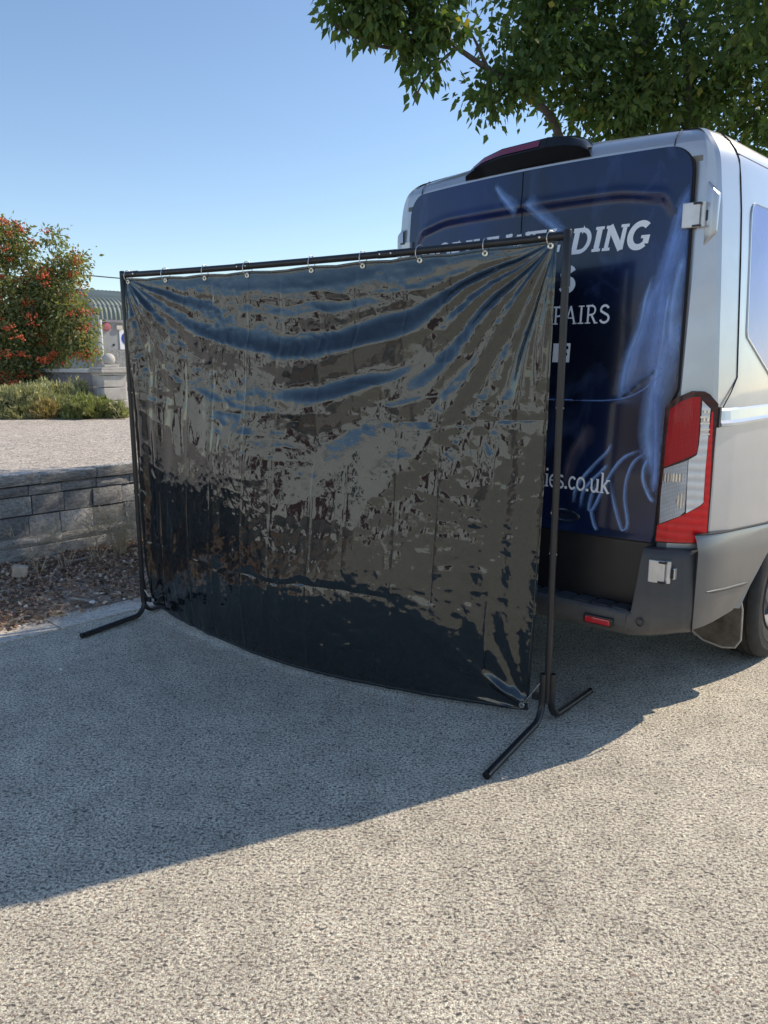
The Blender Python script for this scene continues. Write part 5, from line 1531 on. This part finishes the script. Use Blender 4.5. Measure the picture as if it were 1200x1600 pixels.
# fine twigs reaching into the clusters
rng = np.random.default_rng(53)
tw = MB()
for c in Cc[rng.random(len(Cc)) < 0.30]:
    c = Vector(c); d = Vector(rng.normal(size=3)); d.z = abs(d.z) * -0.6
    a = c + Vector((0.12, 0.18, 0.10)) + d * 0.08
    tw.tube([a, (a + c) / 2 + Vector((0, 0, 0.03)), c], [0.007, 0.005, 0.003], 4, caps=False)
tag(intree(tw.build('twigs', M['bark'])), kind='stuff')

# ------------------------------------------------------------------ leaf litter, sticks and weeds at the foot of the wall
rng = np.random.default_rng(61)
n = 34000
rr = -2.44 - 1.36 * rng.random(n) ** 0.8; ff = rng.uniform(-4.5, 3.0, n)
dens = 0.80 + 0.5 * lattice_noise(rr * 2.2, ff * 2.2, 63) + 0.25 * (rr < -3.0)
keep = rng.random(n) < dens
rr, ff = rr[keep], ff[keep]
loc = np.array([list(site(a, b, soil_h(a, b) + 0.006)) for a, b in zip(rr, ff)])
loc[:, 2] += rng.random(len(loc)) * 0.012
ax = rng.normal(size=loc.shape) * np.array([1, 1, 0.28])
V, F = leaves(loc, ax, 0.032, 0.30, 64)
o = idx_mesh('leaf_litter', V, F, M['dead_leaf']); tag(o, 'dry brown fallen leaves along the foot of the block wall', 'leaves', kind='stuff')
def stick(a, b, r, mat, label, flat=0.5):
    mb = MB(); d = b - a
    mb.tube([a, a.lerp(b, 0.33) + Vector((0.006, -0.004, 0.002)), a.lerp(b, 0.7) + Vector((-0.004, 0.004, 0)), b], [r * 0.8, r, r * 0.95, r * 0.55], 6, flat=flat)
    tag(mb.build('stick', mat), label, 'stick', 'sticks in the leaf litter')
def gp(px, py, z=0.0):
    c, s_ = math.cos(R(PITCH)), math.sin(R(PITCH))
    d = Vector((px - 600.0, 1200 * c + (800 - py) * s_, -1200 * s_ + (800 - py) * c)); k = (z - CAM_H) / d.z
    return Vector((0, 0, CAM_H)) + d * k
stick(gp(104, 934, 0.05), gp(152, 941, 0.05), 0.014, M['wood_grey'], 'short grey stick lying near the concrete edge')
stick(gp(22, 968, 0.03), gp(48, 962, 0.03), 0.014, M['wood_grey'], 'pale splinter at the lower left corner of the litter')
stick(gp(28, 950, 0.04), gp(78, 952, 0.04), 0.012, M['wood_brown'], 'reddish brown stick above the pale splinter')
stick(gp(108, 877, 0.09), gp(155, 868, 0.09), 0.013, M['wood_grey'], 'long grey stick at the foot of the wall')
stick(gp(50, 958, 0.035), gp(70, 964, 0.03), 0.010, M['wood_brown'], 'small dark twig among the leaves at the front')
mb = MB(); p = gp(32, 902, 0.06)
mb.box(p + Vector((0, 0, 0.045)), (0.10, 0.07, 0.085), Matrix.Rotation(R(20), 3, 'Z') @ Matrix.Rotation(R(12), 3, 'Y'), ch=0.012)
tag(mb.build('broken_block', M['cardboard']), 'small pale broken block lying in the leaf litter by the wall', 'stone')
for k, (px, py, lab) in enumerate(((144, 942, 'small white stone in the litter, beside the short grey stick'), (194, 937, 'tiny white stone near the left foot of the frame'), (38, 979, 'tiny white stone on the concrete edge'), (95, 1047, 'tiny pale chip of stone on the shaded concrete'))):
    bm = bmesh.new(); bmesh.ops.create_icosphere(bm, subdivisions=2, radius=1.0)
    for v in bm.verts: v.co = Vector((v.co.x * 0.022, v.co.y * 0.014, v.co.z * 0.010)) * (random.uniform(0.8, 1.1) * (1.0 if k == 0 else 0.5))
    me = bpy.data.meshes.new('pebble'); bm.to_mesh(me); bm.free()
    o = mesh_obj('pebble', me, M['stone_white']); o.location = gp(px, py, 0.05 if k < 2 else 0.012) + Vector((0, 0, 0.006)); tag(o, lab, 'stone', 'loose white stones')
# dry weeds: arching hair-thin stalks with side branches
def weed(px, py, label, n, h, seed, spread):
    base = gp(px, py, 0.09)
    rg = random.Random(seed)
    e = empty('dry_weed', base); tag(e, label, 'weed', 'dry weeds by the wall')
    mb = MB()
    for k in range(n):
        a = rg.uniform(0, 6.28); L = h * rg.uniform(0.5, 1.1); d = Vector((math.cos(a), math.sin(a), 0)) * spread * rg.uniform(0.3, 1)
        p0 = Vector((rg.uniform(-.04, .04), rg.uniform(-.04, .04), -0.02)); p1 = p0 + d * 0.35 + Vector((0, 0, L * 0.6)); p2 = p0 + d + Vector((0, 0, L * rg.uniform(0.7, 1.0)))
        wob = lambda m_: Vector((rg.uniform(-1, 1), rg.uniform(-1, 1), rg.uniform(-.6, .6))) * m_
        p3 = p2 + d * 0.45 + Vector((0, 0, -0.10 * rg.random() * h / 0.4)) + wob(0.04)
        mb.tube([p0, p0.lerp(p1, 0.5) + d * 0.03 + wob(0.02), p1 + wob(0.025), p1.lerp(p2, 0.5) + wob(0.03), p2, p2.lerp(p3, 0.5) + Vector((0, 0, 0.015)), p3], [0.0027, 0.0025, 0.0022, 0.002, 0.0017, 0.0013, 0.0008], 4, caps=False)
        for j in range(5):
            u = rg.uniform(0.3, 1.0); q = p1.lerp(p2, u); b = q + Vector((rg.uniform(-1, 1), rg.uniform(-1, 1), rg.uniform(-.1, 1))) * 0.09
            mb.tube([q, (q + b) / 2 + Vector((0, 0, 0.012)), b], [0.0022, 0.002, 0.0012], 3, caps=False)
    o = mb.build('stalks', M['straw'], e)
weed(188, 862, 'tangled dry straw weed against the wall beside the curtain', 46, 0.40, 3, 0.26)
weed(150, 872, 'thin dry weed with arching stalks left of the tangled one', 9, 0.38, 4, 0.30)
weed(60, 890, 'few dry stalks leaning on the middle of the wall foot', 6, 0.34, 5, 0.26)
weed(100, 880, 'sparse dry stalks between the two other wall weeds', 6, 0.36, 6, 0.30)
# loose dry grass blade on the concrete
